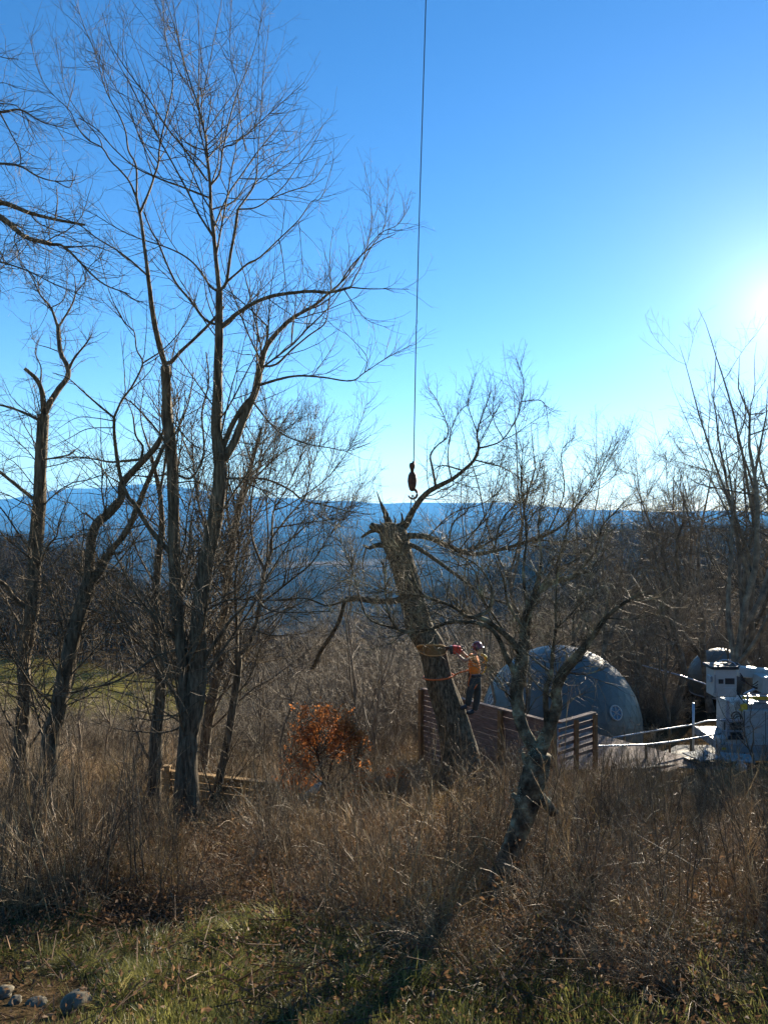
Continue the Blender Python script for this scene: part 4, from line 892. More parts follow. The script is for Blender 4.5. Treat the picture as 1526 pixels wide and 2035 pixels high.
# ---------------------------------------------------------------- geodesic domes
import bmesh
def dome(name, label, c, rad, cut, wins, canv):
    root = empty(name, (c.x, c.y, c.z-cut), label, 'dome tent')
    bm = bmesh.new(); bmesh.ops.create_icosphere(bm, subdivisions=4, radius=rad, matrix=Matrix.Rotation(R(31), 4, 'Z') @ Matrix.Rotation(R(58.28), 4, 'X'))
    bmesh.ops.bisect_plane(bm, geom=bm.verts[:]+bm.edges[:]+bm.faces[:], plane_co=(0, 0, -cut), plane_no=(0, 0, -1), clear_outer=True)
    me = bpy.data.meshes.new('cover'); bm.to_mesh(me)
    me.materials.append(canv); o = bpy.data.objects.new('cover', me); COL.objects.link(o); o.location = c; adopt(o, root)
    mb = MB(); K = 40
    seen = set()
    for e in bm.edges:
        a, b = [c+v.co*1.004 for v in e.verts]
        if (a-c).y < rad*0.5 or (a-c).z > 0: mb.bar(a, b, 0.006, 0.003)
    bm.free(); part(mb, 'seam', canv, root)['kind'] = 'stuff'
    rb = rad*math.sqrt(max(0.01, 1-(cut/rad)**2)); ang = [2*math.pi*i/K for i in range(K+1)]
    mb = MB(); mb.tube([(c.x+rb*1.01*math.cos(a), c.y+rb*1.01*math.sin(a), c.z-cut+.06) for a in ang], 0.05, 6, False); part(mb, 'base_ring', steel, root, True)
    for px, py, rw in wins:
        # where the sight line meets the sphere
        d = V3(((px-CX)/FPX, 1, -(py-CY)/FPX)).normalized(); o0 = V3((0, 0, CZ))-c
        bq = o0.dot(d); hit = c+o0+d*(-bq-math.sqrt(max(bq*bq-(o0.dot(o0)-rad*rad), 0)))
        n = (hit-c).normalized(); M = n.to_track_quat('Z', 'Y').to_matrix().to_4x4(); M.translation = hit+n*0.005
        mb = MB(); s_ = 20
        mb.lathe([(rw*1.0, 0.0), (rw*1.0, .06), (rw*0.86, .07), (rw*0.84, 0.02)], M, 28)
        w = part(mb, 'window', white, root, True)
        mb = MB(); mb.lathe([(0.001, 0.03), (rw*0.86, 0.03)], M, 28); g = mb.build('pane', glass); g.parent = w; g.matrix_parent_inverse = root.matrix_basis.inverted() if False else Matrix.Identity(4)
        mb = MB()
        for a_ in (0.5, 1.5, 2.6): 
            q = M @ V3((rw*.8*math.cos(a_), rw*.8*math.sin(a_), .045)); q2 = M @ V3((-rw*.8*math.cos(a_), -rw*.8*math.sin(a_), .045)); mb.bar(q, q2, 0.03, 0.03)
        g2 = mb.build('mullion', white); g2.parent = w
        w.matrix_parent_inverse = Matrix.Translation(root.location).inverted()
    return root
dc = P(1113, 1440, 33.5)
dome('geodesic_dome', 'large grey blue geodesic dome tent with round white windows, nearest the deck', dc, 3.42, 1.15, [(1222, 1417, 0.31), (976, 1391, 0.30)], canvas)
dome('geodesic_dome', 'smaller far geodesic dome tent showing above and behind the lift bucket', P(1432, 1352, 52), 2.15, 0.9, [], canvas)
mb = MB(); fl = P(1113, 1497, 33.5)
mb.lathe([(0.01, 0), (3.7, 0), (3.7, -0.25), (0.01, -0.25)], Matrix.Translation((dc.x, dc.y, dc.z-1.16)), 28)
tag(part(mb, 'dome_platform', plank, empty('unused', (0, 0, 0))), 'round wooden platform beneath the large dome tent', 'platform')
op = bpy.data.objects['dome_platform']; op.parent = None; bpy.data.objects.remove(bpy.data.objects['unused'])

# ---------------------------------------------------------------- low yellow plank fence left of the shrub
root = empty('plank_fence', P(440, 1640, 15.2), 'low yellow plank fence with a capped post, half hidden by brush behind the trunks', 'fence')
Zp = P(440, 1543, 15.2).z
a = V3((P(322, 1549, 15.6).x, 15.6, Zp)); b = V3((P(552, 1540, 14.8).x, 14.8, Zp))
for k, (z, h) in enumerate(((-0.09, .14), (-0.24, .14), (-0.39, .14), (-0.60, .05))):
    for (f0, f1) in ((0, .48), (.482, 1)):
        mb = MB(); p = a+(b-a)*f0; q = a+(b-a)*f1; mb.bar((p.x, p.y-(0.06 if k == 3 else 0), z+Zp), (q.x, q.y-(0.06 if k == 3 else 0), z+Zp), 0.03 if k < 3 else .12, h); part(mb, 'plank', yplank, root)
mb = MB(); mb.bar(a, b, 0.12, 0.03); part(mb, 'cap_board', yplank, root)
for f, hh in ((0.06, .10), (.5, 0), (1, 0)):
    p = a+(b-a)*f; mb = MB(); mb.box((p.x, p.y-.07, Zp-0.5+hh/2), (.11, .09, 1.0+hh)); o = part(mb, 'post', yplank, root)
    if hh: mb = MB(); mb.box((p.x, p.y-.07, Zp+hh+.015), (.15, .13, .03)); part(mb, 'post_cap', yplank, root)

# ---------------------------------------------------------------- ramp path, metal railings
def gp(px, y, dz=0.0): x = (px-CX)/FPX*y; return V3((x, y, gz(x, y)+dz))
mb = MB(); rows = [(1222, 1262, 23.0), (1240, 1345, 23.8), (1262, 1420, 24.9), (1282, 1440, 26.2), (1300, 1452, 27.6), (1322, 1470, 29.5), (1345, 1500, 31.5)]
Vp = []; 
for l, r_, y in rows:
    for f in np.linspace(0, 1, 6):
        q = P(0, 1528-(y-23)*5.6, y); x = ((l+(r_-l)*f)-CX)/FPX*y; Vp.append([x, y, max(q.z, gz(x, y)+0.08)])
n0 = len(Vp); Vp = Vp+[[v[0], v[1], v[2]-0.6] for v in Vp]
Q = [[i*6+j, i*6+j+1, (i+1)*6+j+1, (i+1)*6+j] for i in range(6) for j in range(5)]
Q += [[j, n0+j, n0+j+1, j+1] for j in range(5)]+[[i*6, (i+1)*6, n0+(i+1)*6, n0+i*6] for i in range(6)]
mb.add(Vp, Q); tag(mb.build('path', conc), 'pale concrete ramp between the metal railings', None, None, 'structure')
def railing(label, pipe_pts, posts, base_drop):
    root = empty('pipe_railing', pipe_pts[0]-V3((0, 0, 1.0)), label, 'railing')
    mb = MB(); mb.tube(spline([list(p) for p in pipe_pts], 0.25), 0.028, 8); part(mb, 'handrail', steel, root, True)
    for p, dn, up in posts:
        mb = MB(); mb.tube([p+V3((0, 0, up)), p-V3((0, 0, dn))], 0.045, 8); part(mb, 'post', steel if up > .3 else postm, root, True)
    return root
railing('nearer grey pipe railing running right from the deck over the concrete ramp', [P(1180, 1483, 22.5), P(1240, 1481, 23.5), P(1290, 1479, 24.6), P(1360, 1470, 25.4), P(1432, 1458, 26.2)],
        [(P(1283, 1480, 24.4), .9, 0), (P(1372, 1468, 25.5), 0.8, 0)], 1)
railing('farther pale pipe railing above the concrete ramp, ending by the lift truck', [P(1218, 1466, 27), P(1300, 1452, 28), P(1375, 1440, 29), P(1412, 1432, 29.5), P(1500, 1431, 30.5)],
        [(P(1330, 1448, 28.4), 1.0, 0), (P(1377, 1440, 29.0), 1.2, 0.82), (P(1240, 1463, 27.3), 1.0, 0)], 1)

# a fallen pole lit along its length on the slope behind

mb = MB(); mb.tube([P(1275, 1322, 44), P(1350, 1342, 43), P(1420, 1366, 42)], [.03, .04, .045], 7); tag(mb.build('wire_line', steel, smooth=True), 'pale sagging line strung through the trees left of the lift bucket', 'line')

# ---------------------------------------------------------------- bucket lift truck
D = 26.0; u_ = D/FPX
def pp(px, py, dd=0): return P(px, py, D+dd)
root = empty('lift_truck', gp(1560, D, 0), 'white bucket lift truck cut off by the right edge, beyond the brush', 'truck')
def slab(name, x0, y0, x1, y1, d0, d1, mat, bev=0.01, parent=root, label=None):
    a = P(x0, y0, D+d0); b = P(x1, y1, D+d0); mb = MB(); mb.box(((a.x+b.x)/2, D+(d0+d1)/2, (a.z+b.z)/2), (abs(b.x-a.x), d1-d0, abs(a.z-b.z)))
    return bevel(part(mb, name, mat, parent, label=label), bev) if bev else part(mb, name, mat, parent, label=label)
slab('utility_body', 1478, 1412, 1700, 1512, 0, 2.2, white, .02)
slab('bed_floor', 1432, 1480, 1700, 1496, -0.05, 2.2, greyp)
slab('rear_panel', 1430, 1468, 1478, 1512, 0.1, 0.5, white)
for i in range(5):
    x = 1484+i*42; slab('compartment_door', x, 1420, x+36, 1466, -0.02, -0.001, white, .006); slab('compartment_door', x, 1470, x+36, 1506, -0.02, -0.001, white, .006)
    slab('door_latch', x+26, 1440, x+31, 1446, -0.04, -0.02, steel, 0)
slab('corner_post', 1443, 1392, 1449, 1468, 0, .1, steel); slab('cross_tube', 1430, 1430, 1482, 1434, 0.05, .12, steel, 0); slab('cross_tube', 1430, 1452, 1482, 1455, 0.05, .12, steel, 0)
slab('grille', 1446, 1462, 1478, 1470, 0, .05, blackp, 0); slab('tool_bin', 1452, 1436, 1477, 1462, 0.2, .8, blackp)
slab('beacon_bracket', 1472, 1400, 1486, 1414, 0.1, .3, yellow); slab('grey_case', 1490, 1400, 1530, 1414, .2, .9, greyp)
mb = MB(); mb.lathe([(.04, 0), (.13, .02), (.14, .2), (.10, .28), (.02, .3)], Matrix.Translation(P(1468, 1408, D+.3)), 12); part(mb, 'lamp', white, root, True)
slab('cab', 1710, 1395, 1800, 1512, 0, 2.2, white, .12); slab('cab_window', 1722, 1405, 1785, 1445, -0.015, -0.001, glass, 0)
for x in (1550, 1760):
    M = Matrix.Translation(P(x, 1518, D+.05)) @ Matrix.Rotation(R(90), 4, 'X')
    mb = MB(); mb.lathe([(.25, -.02), (.44, -.02), (.48, .05), (.48, .25), (.44, .3), (.25, .3)], M, 24); w = part(mb, 'wheel', blackp, root, True)
    mb = MB(); mb.lathe([(.01, .04), (.1, .07), (.24, .0), (.26, -.03)], M, 18); part(mb, 'rim', steel, root, True)
# turret and boom, folded level toward the bucket
slab('turret', 1585, 1345, 1640, 1412, .6, 1.5, white, .04)
mb = MB(); mb.bar(pp(1462, 1333, .9), pp(1650, 1352, .9), .34, .36); bevel(part(mb, 'boom', white, root), .05)
mb = MB(); mb.bar(pp(1500, 1388, .8), pp(1660, 1392, .8), .26, .22); bevel(part(mb, 'lower_boom', greyp, root), .04)
mb = MB(); mb.bar(pp(1474, 1386, .6), pp(1526, 1388, .6), .02, .10); part(mb, 'boom_decal', yellow, root)
for k in range(5):
    mb = MB(); mb.tube(spline([list(pp(1470, 1338+k*3, .5)), list(pp(1490+k*4, 1362+k*2, .45)), list(pp(1516+k*4, 1350+k*3, .4)), list(pp(1560, 1362, .6))], .05), .016, 6); part(mb, 'hose', blackp if k % 2 else rustm, root, True)
slab('outer_bin', 1514, 1346, 1550, 1378, .1, .8, white, .02)
for x in (1484, 1530, 1576, 1622, 1668): slab('rack_post', x, 1378, x+3, 1412, .1, .16, steel, 0)
for y_ in (1378, 1394): slab('rack_rail', 1484, y_, 1672, y_+2.4, .1, .16, steel, 0)
slab('tail_lamp', 1482, 1498, 1490, 1505, -.04, -.02, sawred, 0); slab('reflector', 1434, 1486, 1442, 1490, -.08, -.05, yellow, 0)
for k in range(3):
    c_ = pp(1462+k*3, 1424+k*4, .1); mb = MB(); mb.tube([(c_.x+.16*math.cos(t_), c_.y, c_.z+.16*math.sin(t_)) for t_ in np.linspace(0, 6.28, 15)], .022, 6, False); part(mb, 'hose_coil', blackp if k else rustm, root, True)
mb = MB(); mb.tube([pp(1478, 1380, .6), pp(1540, 1348, .7)], .045, 10); part(mb, 'hydraulic_cylinder', steel, root, True)
mb = MB(); mb.tube([pp(1464, 1376, .5), pp(1478, 1398, .5), pp(1500, 1400, .5)], .025, 6); part(mb, 'hose', blackp, root, True)
for k in range(6): slab('panel_seam', 1478+k*42, 1414, 1479+k*42, 1510, -.012, -.002, blackp, 0)
slab('wheel_arch', 1532, 1502, 1570, 1513, -.015, -.003, blackp, 0); slab('mirror', 1700, 1410, 1708, 1424, -.35, -.3, blackp, .01)
# bucket
bk = slab('bucket', 1419, 1329, 1464, 1386, -.35, .35, white, .045)
slab('bucket_lip', 1414, 1325, 1468, 1331, -.40, .40, blackp, .02)
slab('step_opening', 1440, 1348, 1459, 1360, -.356, -.34, blackp, .01); slab('step_opening', 1427, 1350, 1437, 1359, -.356, -.34, blackp, .015)
slab('bucket_panel', 1438, 1366, 1462, 1384, -.37, -.345, white, .01); slab('bucket_edge', 1419, 1341, 1422, 1378, -.37, -.345, greyp, 0)
slab('side_controls', 1411, 1344, 1419, 1356, -.2, .1, steel, .01)
for dx, dy in ((1430, 1322), (1452, 1321)):
    ang = np.linspace(0, 2*math.pi, 17); c_ = pp(dx, dy)
    mb = MB(); mb.tube([(c_.x+.27*math.cos(t_), c_.y+.2*math.sin(t_), c_.z+.03*math.sin(2*t_)) for t_ in ang], .035, 6, False); part(mb, 'bucket_rim', blackp, root, True)
mb = MB(); mb.tube(spline([list(pp(1425, 1316)), list(pp(1440, 1311)), list(pp(1458, 1318)), list(pp(1466, 1330))], .05), .02, 6); part(mb, 'grab_rail', steel, root, True)

# ---------------------------------------------------------------- flat topped boxes in front of the truck
def lidded(label, x0, x1, py, d, w, hgt, rz, tilt=0.0):
    c = P((x0+x1)/2, py, d); r_ = empty('storage_box', (c.x, c.y, c.z-hgt/2), label, 'box')
    r_.rotation_euler.z = rz
    def loc(mb, n, m): o = mb.build(n, m, r_); return bevel(o, .008)
    W_ = (x1-x0)/FPX*d
    mb = MB(); mb.box((0, 0, -.1), (W_*.93, w*.93, hgt-.2+.2)); loc(mb, 'crate_body', darkbox)
    mb = MB(); mb.box((0, 0, hgt/2+.02), (W_, w, .04)); loc(mb, 'lid', lid)
    mb = MB(); mb.box((0.1, -w*.1, hgt/2+.05), (.1, .03, .02)); loc(mb, 'handle', blackp)
lidded('dark box with a pale flat lid, left of the pair before the lift truck', 1368, 1422, 1503, 24.0, 0.85, .36, R(18))
lidded('dark box with a pale flat lid, right of the pair, under the truck body', 1436, 1492, 1507, 24.2, 0.85, .40, R(-14))
c = P(1472, 1524, 23.3); mb = MB(); mb.lathe([(.02, -.2), (.15, -.19), (.16, .02), (.12, .1), (.04, .13), (.045, .2), (.01, .21)], Matrix.Translation(c), 14); tag(mb.build('plastic_jug', white, smooth=True), 'white plastic jug set beside the right lidded box', 'jug')

# ---------------------------------------------------------------- crane line, hook block and slings
ropem = noise_mat('steel_rope', [(.03,.03,.033),(.07,.07,.075)], scale=30, rough=0.5, spec=0.5)
mb = MB(); mb.tube([P(822, 918, 19), P(826, 700, 19), P(833, 430, 19), P(842, 140, 19), P(851, -160, 19), P(862, -500, 19)], .0135, 6); tag(mb.build('crane_cable', ropem, smooth=True), 'thin dark crane cable hanging straight down the sky', 'cable')
hk = empty('crane_hook', P(819, 940, 19), 'rusty red crane hook block hanging on the cable above the leaning oak', 'hook')
mb = MB(); mb.lathe([(.01, .16), (.055, .15), (.075, .10), (.07, .04), (.045, -.02), (.04, -.3), (.06, -.34)], Matrix.Translation(P(819, 932, 19)), 14); part(mb, 'socket', rustm, hk, True)
mb = MB(); mb.lathe([(.01, .24), (.06, .23), (.10, .15), (.115, .02), (.10, -.1), (.07, -.2), (.03, -.24)], Matrix.Translation(P(819, 957, 19)), 18); part(mb, 'headache_ball', rustm, hk, True)
c = P(820, 980, 19); mb = MB(); mb.tube([(c.x+.11*math.sin(t_), c.y, c.z+.12*math.cos(t_)-.02) for t_ in np.linspace(-.2, 4.4, 16)], np.linspace(.04, .018, 16), 8); part(mb, 'hook', rustm, hk, True)
mb = MB(); mb.tube([P(822, 917, 19), P(820, 926, 19)], .035, 8); part(mb, 'shackle', ropem, hk, True)
slm = noise_mat('lifting_webbing', [(.05,.045,.04),(.12,.10,.08)], scale=20, rough=0.8)
sl = empty('lifting_sling', P(818, 1010, 19), 'dark looped lifting sling running from the hook to the top limb of the oak', 'sling')
mb = MB(); mb.tube(spline([list(P(819, 984, 19)), list(P(816, 1005, 18.95)), list(P(812, 1035, 18.8))], .05), .013, 6); part(mb, 'strap', slm, sl, True)
mb = MB(); mb.tube(spline([list(P(821, 984, 19)), list(P(825, 1000, 18.9)), list(P(830, 1008, 18.8))], .05), .013, 6); part(mb, 'strap', slm, sl, True)

# ---------------------------------------------------------------- the fresh saw cut and rope on the oak
c0 = P(857, 1287, 19.0); lean = (P(838, 1249, 19.0)-P(872, 1340, 19.0)).normalized()
def on_trunk(a, z, r): return c0+V3((lean.x/lean.z*z+r*math.sin(a), -r*math.cos(a), z))
mb = MB(); na_, nz_ = 18, 8
V_ = [list(on_trunk(R(68)*u, .135*math.sqrt(max(0, 1-u*u))*w, .372+.012*(1-w*w)*(1-u*u)-.02*(1-abs(w))*(1-u*u))) for u in np.linspace(-1, 1, na_) for w in np.linspace(-1, 1, nz_)]
mb.add(V_, [[i*nz_+k, (i+1)*nz_+k, (i+1)*nz_+k+1, i*nz_+k+1] for i in range(na_-1) for k in range(nz_-1)])
cutdark = noise_mat('notch_wood', [(.16,.085,.03),(.30,.17,.065)], scale=9, rough=0.85, spec=0.1, stretch=(1,1,5))
o = adopt(mb.build('saw_notch', cutdark, smooth=True), felled.root); o['label'] = 'fresh oval saw notch on the leaning trunk'
mb = MB(); mb.tube([list(on_trunk(R(68)*math.cos(t_), .135*math.sin(t_), .38)) for t_ in np.linspace(0, 2*math.pi, 41)], [.012+.016*max(0, math.sin(t_)) for t_ in np.linspace(0, 2*math.pi, 41)], 6, False)
o = adopt(mb.build('notch_rim', cutwood, smooth=True), felled.root); o['label'] = 'orange rim of the saw notch'
orange = noise_mat('orange_rope', [(.55,.12,.03),(.75,.2,.05)], scale=30, rough=0.7)
rp = empty('climbing_rope', P(890, 1342, 18.7), 'orange climbing line round the leaning trunk, clipped to the climber', 'rope')
M = Matrix.Rotation(R(-5), 4, 'Y'); M.translation = P(871, 1344, 19.0)
mb = MB(); mb.tube([list(M @ V3((.375*math.cos(t_), .375*math.sin(t_), 0))) for t_ in np.linspace(0, 2*math.pi, 33)], .020, 6, False); part(mb, 'loop', orange, rp, True)
mb = MB(); mb.tube([list(M @ V3((.37, -.05, 0))), list(P(912, 1337, 18.75)), list(P(934, 1331, 18.75))], .018, 6); part(mb, 'line', orange, rp, True)

# ---------------------------------------------------------------- climber
skin = noise_mat('skin', [(.38,.20,.13),(.48,.27,.19)], scale=5, rough=0.55)
shirt = noise_mat('orange_shirt', [(.75,.19,.02),(.88,.27,.05)], scale=7, rough=0.75, bump=0.4, bscale=9, bdist=.01)
trous = noise_mat('dark_trousers', [(.035,.04,.035),(.08,.08,.065)], scale=9, rough=0.85, bump=0.5, bscale=12, bdist=.01)
helm = noise_mat('maroon_helmet', [(.16,.02,.03),(.22,.035,.04)], scale=4, rough=0.25, spec=0.6)
def skinned(name, verts, edges, rad, mat, parent, sub=2):
    me = bpy.data.meshes.new(name); me.from_pydata([tuple(v) for v in verts], edges, []); me.materials.append(mat)
    o = bpy.data.objects.new(name, me); COL.objects.link(o)
    sk = o.modifiers.new('flesh', 'SKIN'); sk.use_smooth_shade = True
    for v, r_ in zip(me.skin_vertices[0].data, rad): v.radius = (r_, r_) if np.isscalar(r_) else r_
    me.skin_vertices[0].data[0].use_root = True
    if sub: s_ = o.modifiers.new('round', 'SUBSURF'); s_.levels = sub; s_.render_levels = sub
    dg = bpy.context.evaluated_depsgraph_get(); m2 = bpy.data.meshes.new_from_object(o.evaluated_get(dg)); o.modifiers.clear(); o.data = m2
    m2.polygons.foreach_set('use_smooth', [True]*len(m2.polygons))
    return adopt(o, parent) if parent else o
DP = 18.75
def B(px, py, dd=0.0): return P(px, py, DP+dd)
pr = empty('person', B(938, 1418), 'climber in an orange shirt and maroon helmet cutting the leaning oak with a red chainsaw', 'person')
bv = [B(943,1350), B(943,1336), B(942,1322), B(942,1309), B(945,1301), B(947,1295), B(948,1287),      # pelvis .. head
      B(940,1354,-.09), B(932,1379,-.13), B(929,1402,-.12), B(920,1407,-.15), B(914,1408,-.16),        # near leg
      B(947,1354,.09), B(949,1384,.10), B(942,1412,.10), B(935,1416,.04), B(929,1417,-.02),              # far leg
      B(936,1307,-.18), B(924,1314,-.24), B(911,1303,-.16), B(906,1297,-.10),                          # near arm
      B(937,1306,.18), B(927,1305,.24), B(919,1296,.10), B(915,1291,.03),
      B(942,1288,-.0)]                             # far arm, nose
be = [(0,1),(1,2),(2,3),(3,4),(4,5),(5,6),(0,7),(7,8),(8,9),(9,10),(10,11),(0,12),(12,13),(13,14),(14,15),(15,16),(3,17),(17,18),(18,19),(19,20),(3,21),(21,22),(22,23),(23,24),(6,25)]
br = [.13,.12,.135,.15,.06,.052,.088,.088,.06,.045,.045,.03,.088,.06,.045,.045,.03,.062,.043,.034,.036,.062,.043,.034,.036,.02]
skinned('body', bv, be, br, skin, pr)
# fingers that close on the saw handles
for hx, hy, dd in ((905, 1296, -.10), (914, 1290, .03)):
    for k in range(5):
        z0 = (k-2)*.021; a_ = B(hx, hy, dd)+V3((0, 0, z0 if k < 4 else .03)); mb = MB(); Lx = [.075, .085, .08, .065, .06][k]
        mb.tube([a_, a_+V3((-Lx*.5, -.02, 0)), a_+V3((-Lx*.85, .012, -.004)), a_+V3((-Lx*.7, .04, -.006))], [.011, .010, .009, .007], 6); part(mb, 'glove', darkbox, pr, True)
skinned('shirt', [B(942.5,1344), B(942,1322), B(942,1309), B(944,1302), B(936,1307,-.18), B(928,1311,-.215), B(937,1306,.18), B(930,1305,.215)], [(0,1),(1,2),(2,3),(2,4),(4,5),(2,6),(6,7)], [.162,.168,.18,.085,.10,.08,.10,.08], shirt, pr)
skinned('trousers', [B(943,1349), B(943,1339), B(940,1354,-.09), B(932,1379,-.13), B(929.5,1404,-.12), B(947,1354,.09), B(949,1384,.10), B(942.5,1413,.10)], [(0,1),(0,2),(2,3),(3,4),(0,5),(5,6),(6,7)], [.155,.145,.118,.092,.078,.118,.092,.078], trous, pr)
for pts in ([B(929,1401,-.12), B(922,1406,-.14), B(913,1408,-.16)], [B(942,1412,.10), B(935,1416,.04), B(927,1417,-.03)]):
    skinned('boot', pts, [(0,1),(1,2)], [.062,.06,.045], blackp, pr)
M = (Matrix.Rotation(R(-14), 4, 'Y')); M.translation = B(948.5, 1286)
mb = MB(); mb.lathe([(.137, -.02), (.133, .02), (.118, .075), (.085, .115), (.04, .135), (.001, .14)], M, 20); part(mb, 'helmet', helm, pr, True)
mb = MB(); mb.lathe([(.13, -.022), (.155, -.03), (.155, -.022), (.135, -.012)], M, 20); part(mb, 'helmet_brim', helm, pr, True)
for s_ in (-1, 1):
    M2 = Matrix.Rotation(R(90), 4, 'X'); M2.translation = B(948, 1290, s_*.115); mb = MB(); mb.lathe([(.001, -.03), (.045, -.03), (.05, 0), (.045, .03), (.001, .03)], M2, 12); part(mb, 'ear_muff', blackp, pr, True)
mb = MB(); M2 = Matrix.Translation(B(943, 1341)); mb.lathe([(.168, -.035), (.175, 0), (.168, .035)], M2, 18); part(mb, 'harness_belt', blackp, pr, True)
mb = MB(); mb.tube(spline([list(B(961, 1306)), list(B(966, 1320)), list(B(962, 1335)), list(B(953, 1343))], .05), .018, 6); mb.tube(spline([list(B(956, 1300, -.05)), list(B(964, 1304, -.05)), list(B(967, 1312)), list(B(960, 1318))], .04), .03, 6); part(mb, 'rope_coil', yellow, pr, True, 'yellow rope slung behind the back')
for s_ in (-.1, .1):
    mb = MB(); mb.tube(spline([list(B(936, 1340, s_-.12 if s_ < 0 else s_)), list(B(930, 1360, s_*1.6)), list(B(938, 1372, s_*1.6)), list(B(948, 1360, s_*1.7))], .05), .016, 6); part(mb, 'harness_strap', orange, pr, True)
cs = empty('chainsaw', B(904, 1292), 'red chainsaw held level at chest height against the leaning trunk', 'chainsaw')
a_ = B(906, 1291, -.04)
mb = MB(); mb.box(list(a_), (.24, .20, .19), Matrix.Rotation(R(8), 4, 'Y')); bevel(part(mb, 'saw_housing', sawred, cs), .035, 3)
mb = MB(); mb.box(list(B(896.5, 1291, -.06)), (.09, .19, .20)); bevel(part(mb, 'clutch_cover', blackp, cs), .03, 2)
mb = MB(); mb.tube(spline([list(B(900, 1283, .06)), list(B(902, 1278, -.05)), list(B(908, 1279, -.16)), list(B(910, 1290, -.19))], .03), .013, 6); part(mb, 'front_handle', blackp, cs, True)
mb = MB(); mb.tube(spline([list(B(912, 1287, -.04)), list(B(920, 1284, -.03)), list(B(925, 1288, -.03)), list(B(920, 1293, -.04)), list(B(912, 1294, -.04))], .03), .016, 6); part(mb, 'rear_handle', blackp, cs, True)
mb = MB(); mb.bar(B(893, 1290, .03), B(866, 1289, .12), .012, .075); bevel(part(mb, 'guide_bar', steel, cs), .004, 1)
mb = MB(); mb.bar(B(893, 1289.2, .03), B(864, 1288.6, .125), .018, .095); part(mb, 'chain', rustm, cs)

# ---------------------------------------------------------------- shrub that kept its orange leaves
T = Tree('oak_sapling', 'bushy oak sapling still holding its orange brown leaves in the brush', 15.5, 648, 1595)
for pts, w0, w1 in [([(648,1600),(645,1560),(632,1500),(628,1450),(632,1415)], 6, 1.5), ([(646,1565),(662,1510),(680,1470),(690,1440)], 5, 1.5), ([(645,1560),(600,1520),(570,1500),(552,1505)], 5, 1.2), ([(650,1580),(690,1540),(712,1500),(715,1480)], 5, 1.2), ([(632,1500),(600,1450),(598,1410)], 4, 1.2), ([(648,1590),(620,1570),(590,1560)], 4, 1), ([(655,1570),(640,1520),(655,1440)], 4, 1), ([(668,1500),(700,1470),(690,1430)], 3, 1)]:
    T.trace(pts, w0, w1, name='stem')
Ao, Bo = T.crown(90, 420, 400, up=0.03, t1=(0.2, 1), L1=(0.3, 0.7), ang=(30, 75))
orl = noise_mat('orange_oak_leaf', [(.18,.06,.018),(.48,.17,.045),(.72,.34,.12)], scale=16, rough=0.6, spec=0.3, transl=0.45, detail=3)
pts = np.vstack([Bo[0][:, 2:].reshape(-1, 3), Ao[0][:, 4:].reshape(-1, 3)]); pxl = CX+FPX*pts[:, 0]/pts[:, 1]; pyl = CY-(pts[:, 2]-CZ)*FPX/pts[:, 1]
ok = (pxl > 552) & (pxl < 732) & (pyl < 1590) & (pyl > 1404) & ((pyl > 1480) | (pxl > 580)) & ((pxl < 700) | (pyl > 1450)) & (fbm(pxl/34, pyl/34, 12, 2) > -0.06); pts = pts[ok]
pts = np.vstack([pts]+[np.array([list(P(cx_+rng.normal(0, 9), cy_+rng.normal(0, 14), 15.5+rng.normal(0, .25))) for _ in range(int(len(pts)*.028))]) for cx_, cy_ in ((572, 1520), (560, 1560), (590, 1585), (708, 1500), (722, 1545), (706, 1580), (640, 1425), (600, 1440), (668, 1450))])
C_ = pts[rng.integers(0, len(pts), 4600)]+rng.normal(0, .055, (4600, 3)); mb = MB(); leaves(mb, C_, 0.036); o = adopt(mb.build('leaves', orl), T.root); o['kind'] = 'stuff'
T2 = Tree('oak_seedling', 'small oak seedling with orange leaves between the sapling and the deck fence', 17.0, 790, 1560)
T2.trace([(792,1570),(786,1550),(780,1532)], 3, 1, name='stem'); T2.trace([(788,1556),(800,1540),(806,1532)], 2, 1, name='stem')
C_ = np.array([list(P(rng.uniform(766, 812), rng.uniform(1524, 1546), 17+rng.normal(0, .15))) for _ in range(130)]); mb = MB(); leaves(mb, C_, 0.036); o = adopt(mb.build('leaves', orl), T2.root); o['kind'] = 'stuff'

# ---------------------------------------------------------------- stones and a broken pale log
stone = noise_mat('pale_stone', [(.08,.065,.04),(.17,.145,.10),(.29,.255,.18)], scale=7, rough=0.85, spec=0.2, bump=0.7, detail=9, bscale=14, bdist=.012)
def rock(label, px, py, wpx, hfac=0.6, sd_=0, y=None, mat=stone, name='stone'):
    y = y or 3060/(py+6-1400); w = wpx/FPX*y/2*.95; p = gp(px, y)
    bm = bmesh.new(); bmesh.ops.create_icosphere(bm, subdivisions=4, radius=1)
    for v in bm.verts:
        c = v.co; n = float(fbm(np.array([c.x*1.3+sd_*5.1+c.z]), np.array([c.y*1.3+c.z*.9+sd_]), sd_, 4)[0])
        n += 0.3*abs(math.sin(c.x*2.3+sd_)*math.cos(c.y*1.9))
        v.co = Vector((c.x*w, c.y*w*.8, c.z*w*hfac))*(1+.38*n)
    me = bpy.data.meshes.new(name); bm.to_mesh(me); bm.free(); me.materials.append(mat)
    me.polygons.foreach_set('use_smooth', [True]*len(me.polygons))
    o = bpy.data.objects.new(name, me); COL.objects.link(o); o.location = p+V3((0, 0, w*hfac*.75)); o.rotation_euler.z = sd_
    return tag(o, label, 'stone', 'stones in the near grass')
rock('pale stone cut by the left edge, highest of the row in the near grass', 8, 1940, 42, .6, 1)
rock('tan stone second from the left edge in the near grass', 32, 1962, 34, .6, 2)
rock('flat pale stone lying between the tan stone and the largest one', 74, 1966, 42, .35, 3)
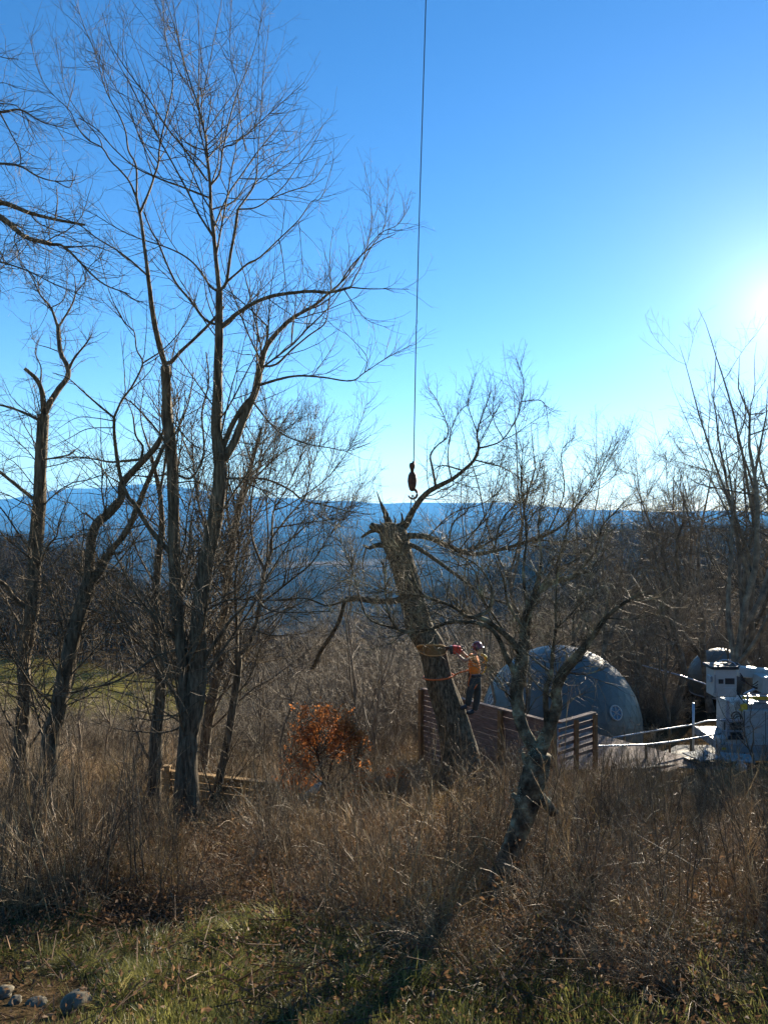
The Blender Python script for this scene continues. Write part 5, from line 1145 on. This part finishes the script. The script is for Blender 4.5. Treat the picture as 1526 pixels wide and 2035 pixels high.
rock('largest pale stone of the row, its top lit, in the near grass', 152, 1984, 60, .7, 4)
rock('small mossy stone nearest the camera in the near grass', 196, 2016, 24, .5, 5)
rock('small pale stone in the grass right of the largest stone', 222, 2012, 16, .5, 6)
lg = empty('broken_log', P(612, 1600, 14.2), 'pale broken log end sticking up under the orange leaved sapling', 'log')
lgm = noise_mat('bleached_wood', [(.20,.18,.12),(.45,.43,.34),(.62,.60,.50)], scale=6, rough=0.8, stretch=(1,1,.3), bump=.5)
mb = MB(); l3 = np.array([list(P(596, 1612, 14.2)), list(P(608, 1592, 14.15)), list(P(622, 1572, 14.1)), list(P(637, 1556, 14.1))]); trunk_mesh(mb, l3, np.array([.12, .10, .075, .03]), 14, .2, 3, .12); part(mb, 'log', lgm, lg, True)
mb = MB(); trunk_mesh(mb, np.array([list(P(606, 1600, 14.2)), list(P(622, 1596, 14.1)), list(P(632, 1590, 14.1))]), np.array([.05, .035, .012]), 8, .2, 5, .1); part(mb, 'splinter', lgm, lg, True)

# ---------------------------------------------------------------- tiny farm buildings down in the valley
barn = noise_mat('farm_wall', [(.45,.45,.42),(.62,.60,.56)], scale=.3, rough=0.7); roofm = noise_mat('farm_roof', [(.10,.09,.09),(.30,.29,.28)], scale=.2, rough=0.6)
for i, (px, y) in enumerate([(196, 3300), (212, 3420), (246, 3250), (262, 3600), (300, 3400), (330, 3150), (350, 3500), (120, 3700), (560, 3900), (610, 3700), (655, 4100), (90, 3550)]):
    x = (px-CX)/FPX*y; z = gz(x, y); w_, l_, h_ = 14+4*(i % 3), 22+7*(i % 2), 7
    r_ = empty('farm_building', (x, y, z), 'tiny pale farm building far down on the blue valley floor', 'building', 'farm buildings in the valley'); r_.rotation_euler.z = i*1.1
    mb = MB(); mb.box((0, 0, h_/2-2), (l_, w_, h_+4)); mb.build('wall', barn, r_)
    mb = MB(); mb.add([[-l_/2-1, -w_/2-1, h_], [l_/2+1, -w_/2-1, h_], [l_/2+1, w_/2+1, h_], [-l_/2-1, w_/2+1, h_], [-l_/2-1, 0, h_+5], [l_/2+1, 0, h_+5]], [[0, 1, 5, 4], [3, 4, 5, 2]], [[0, 4, 3], [1, 2, 5]]); mb.build('roof', roofm, r_)
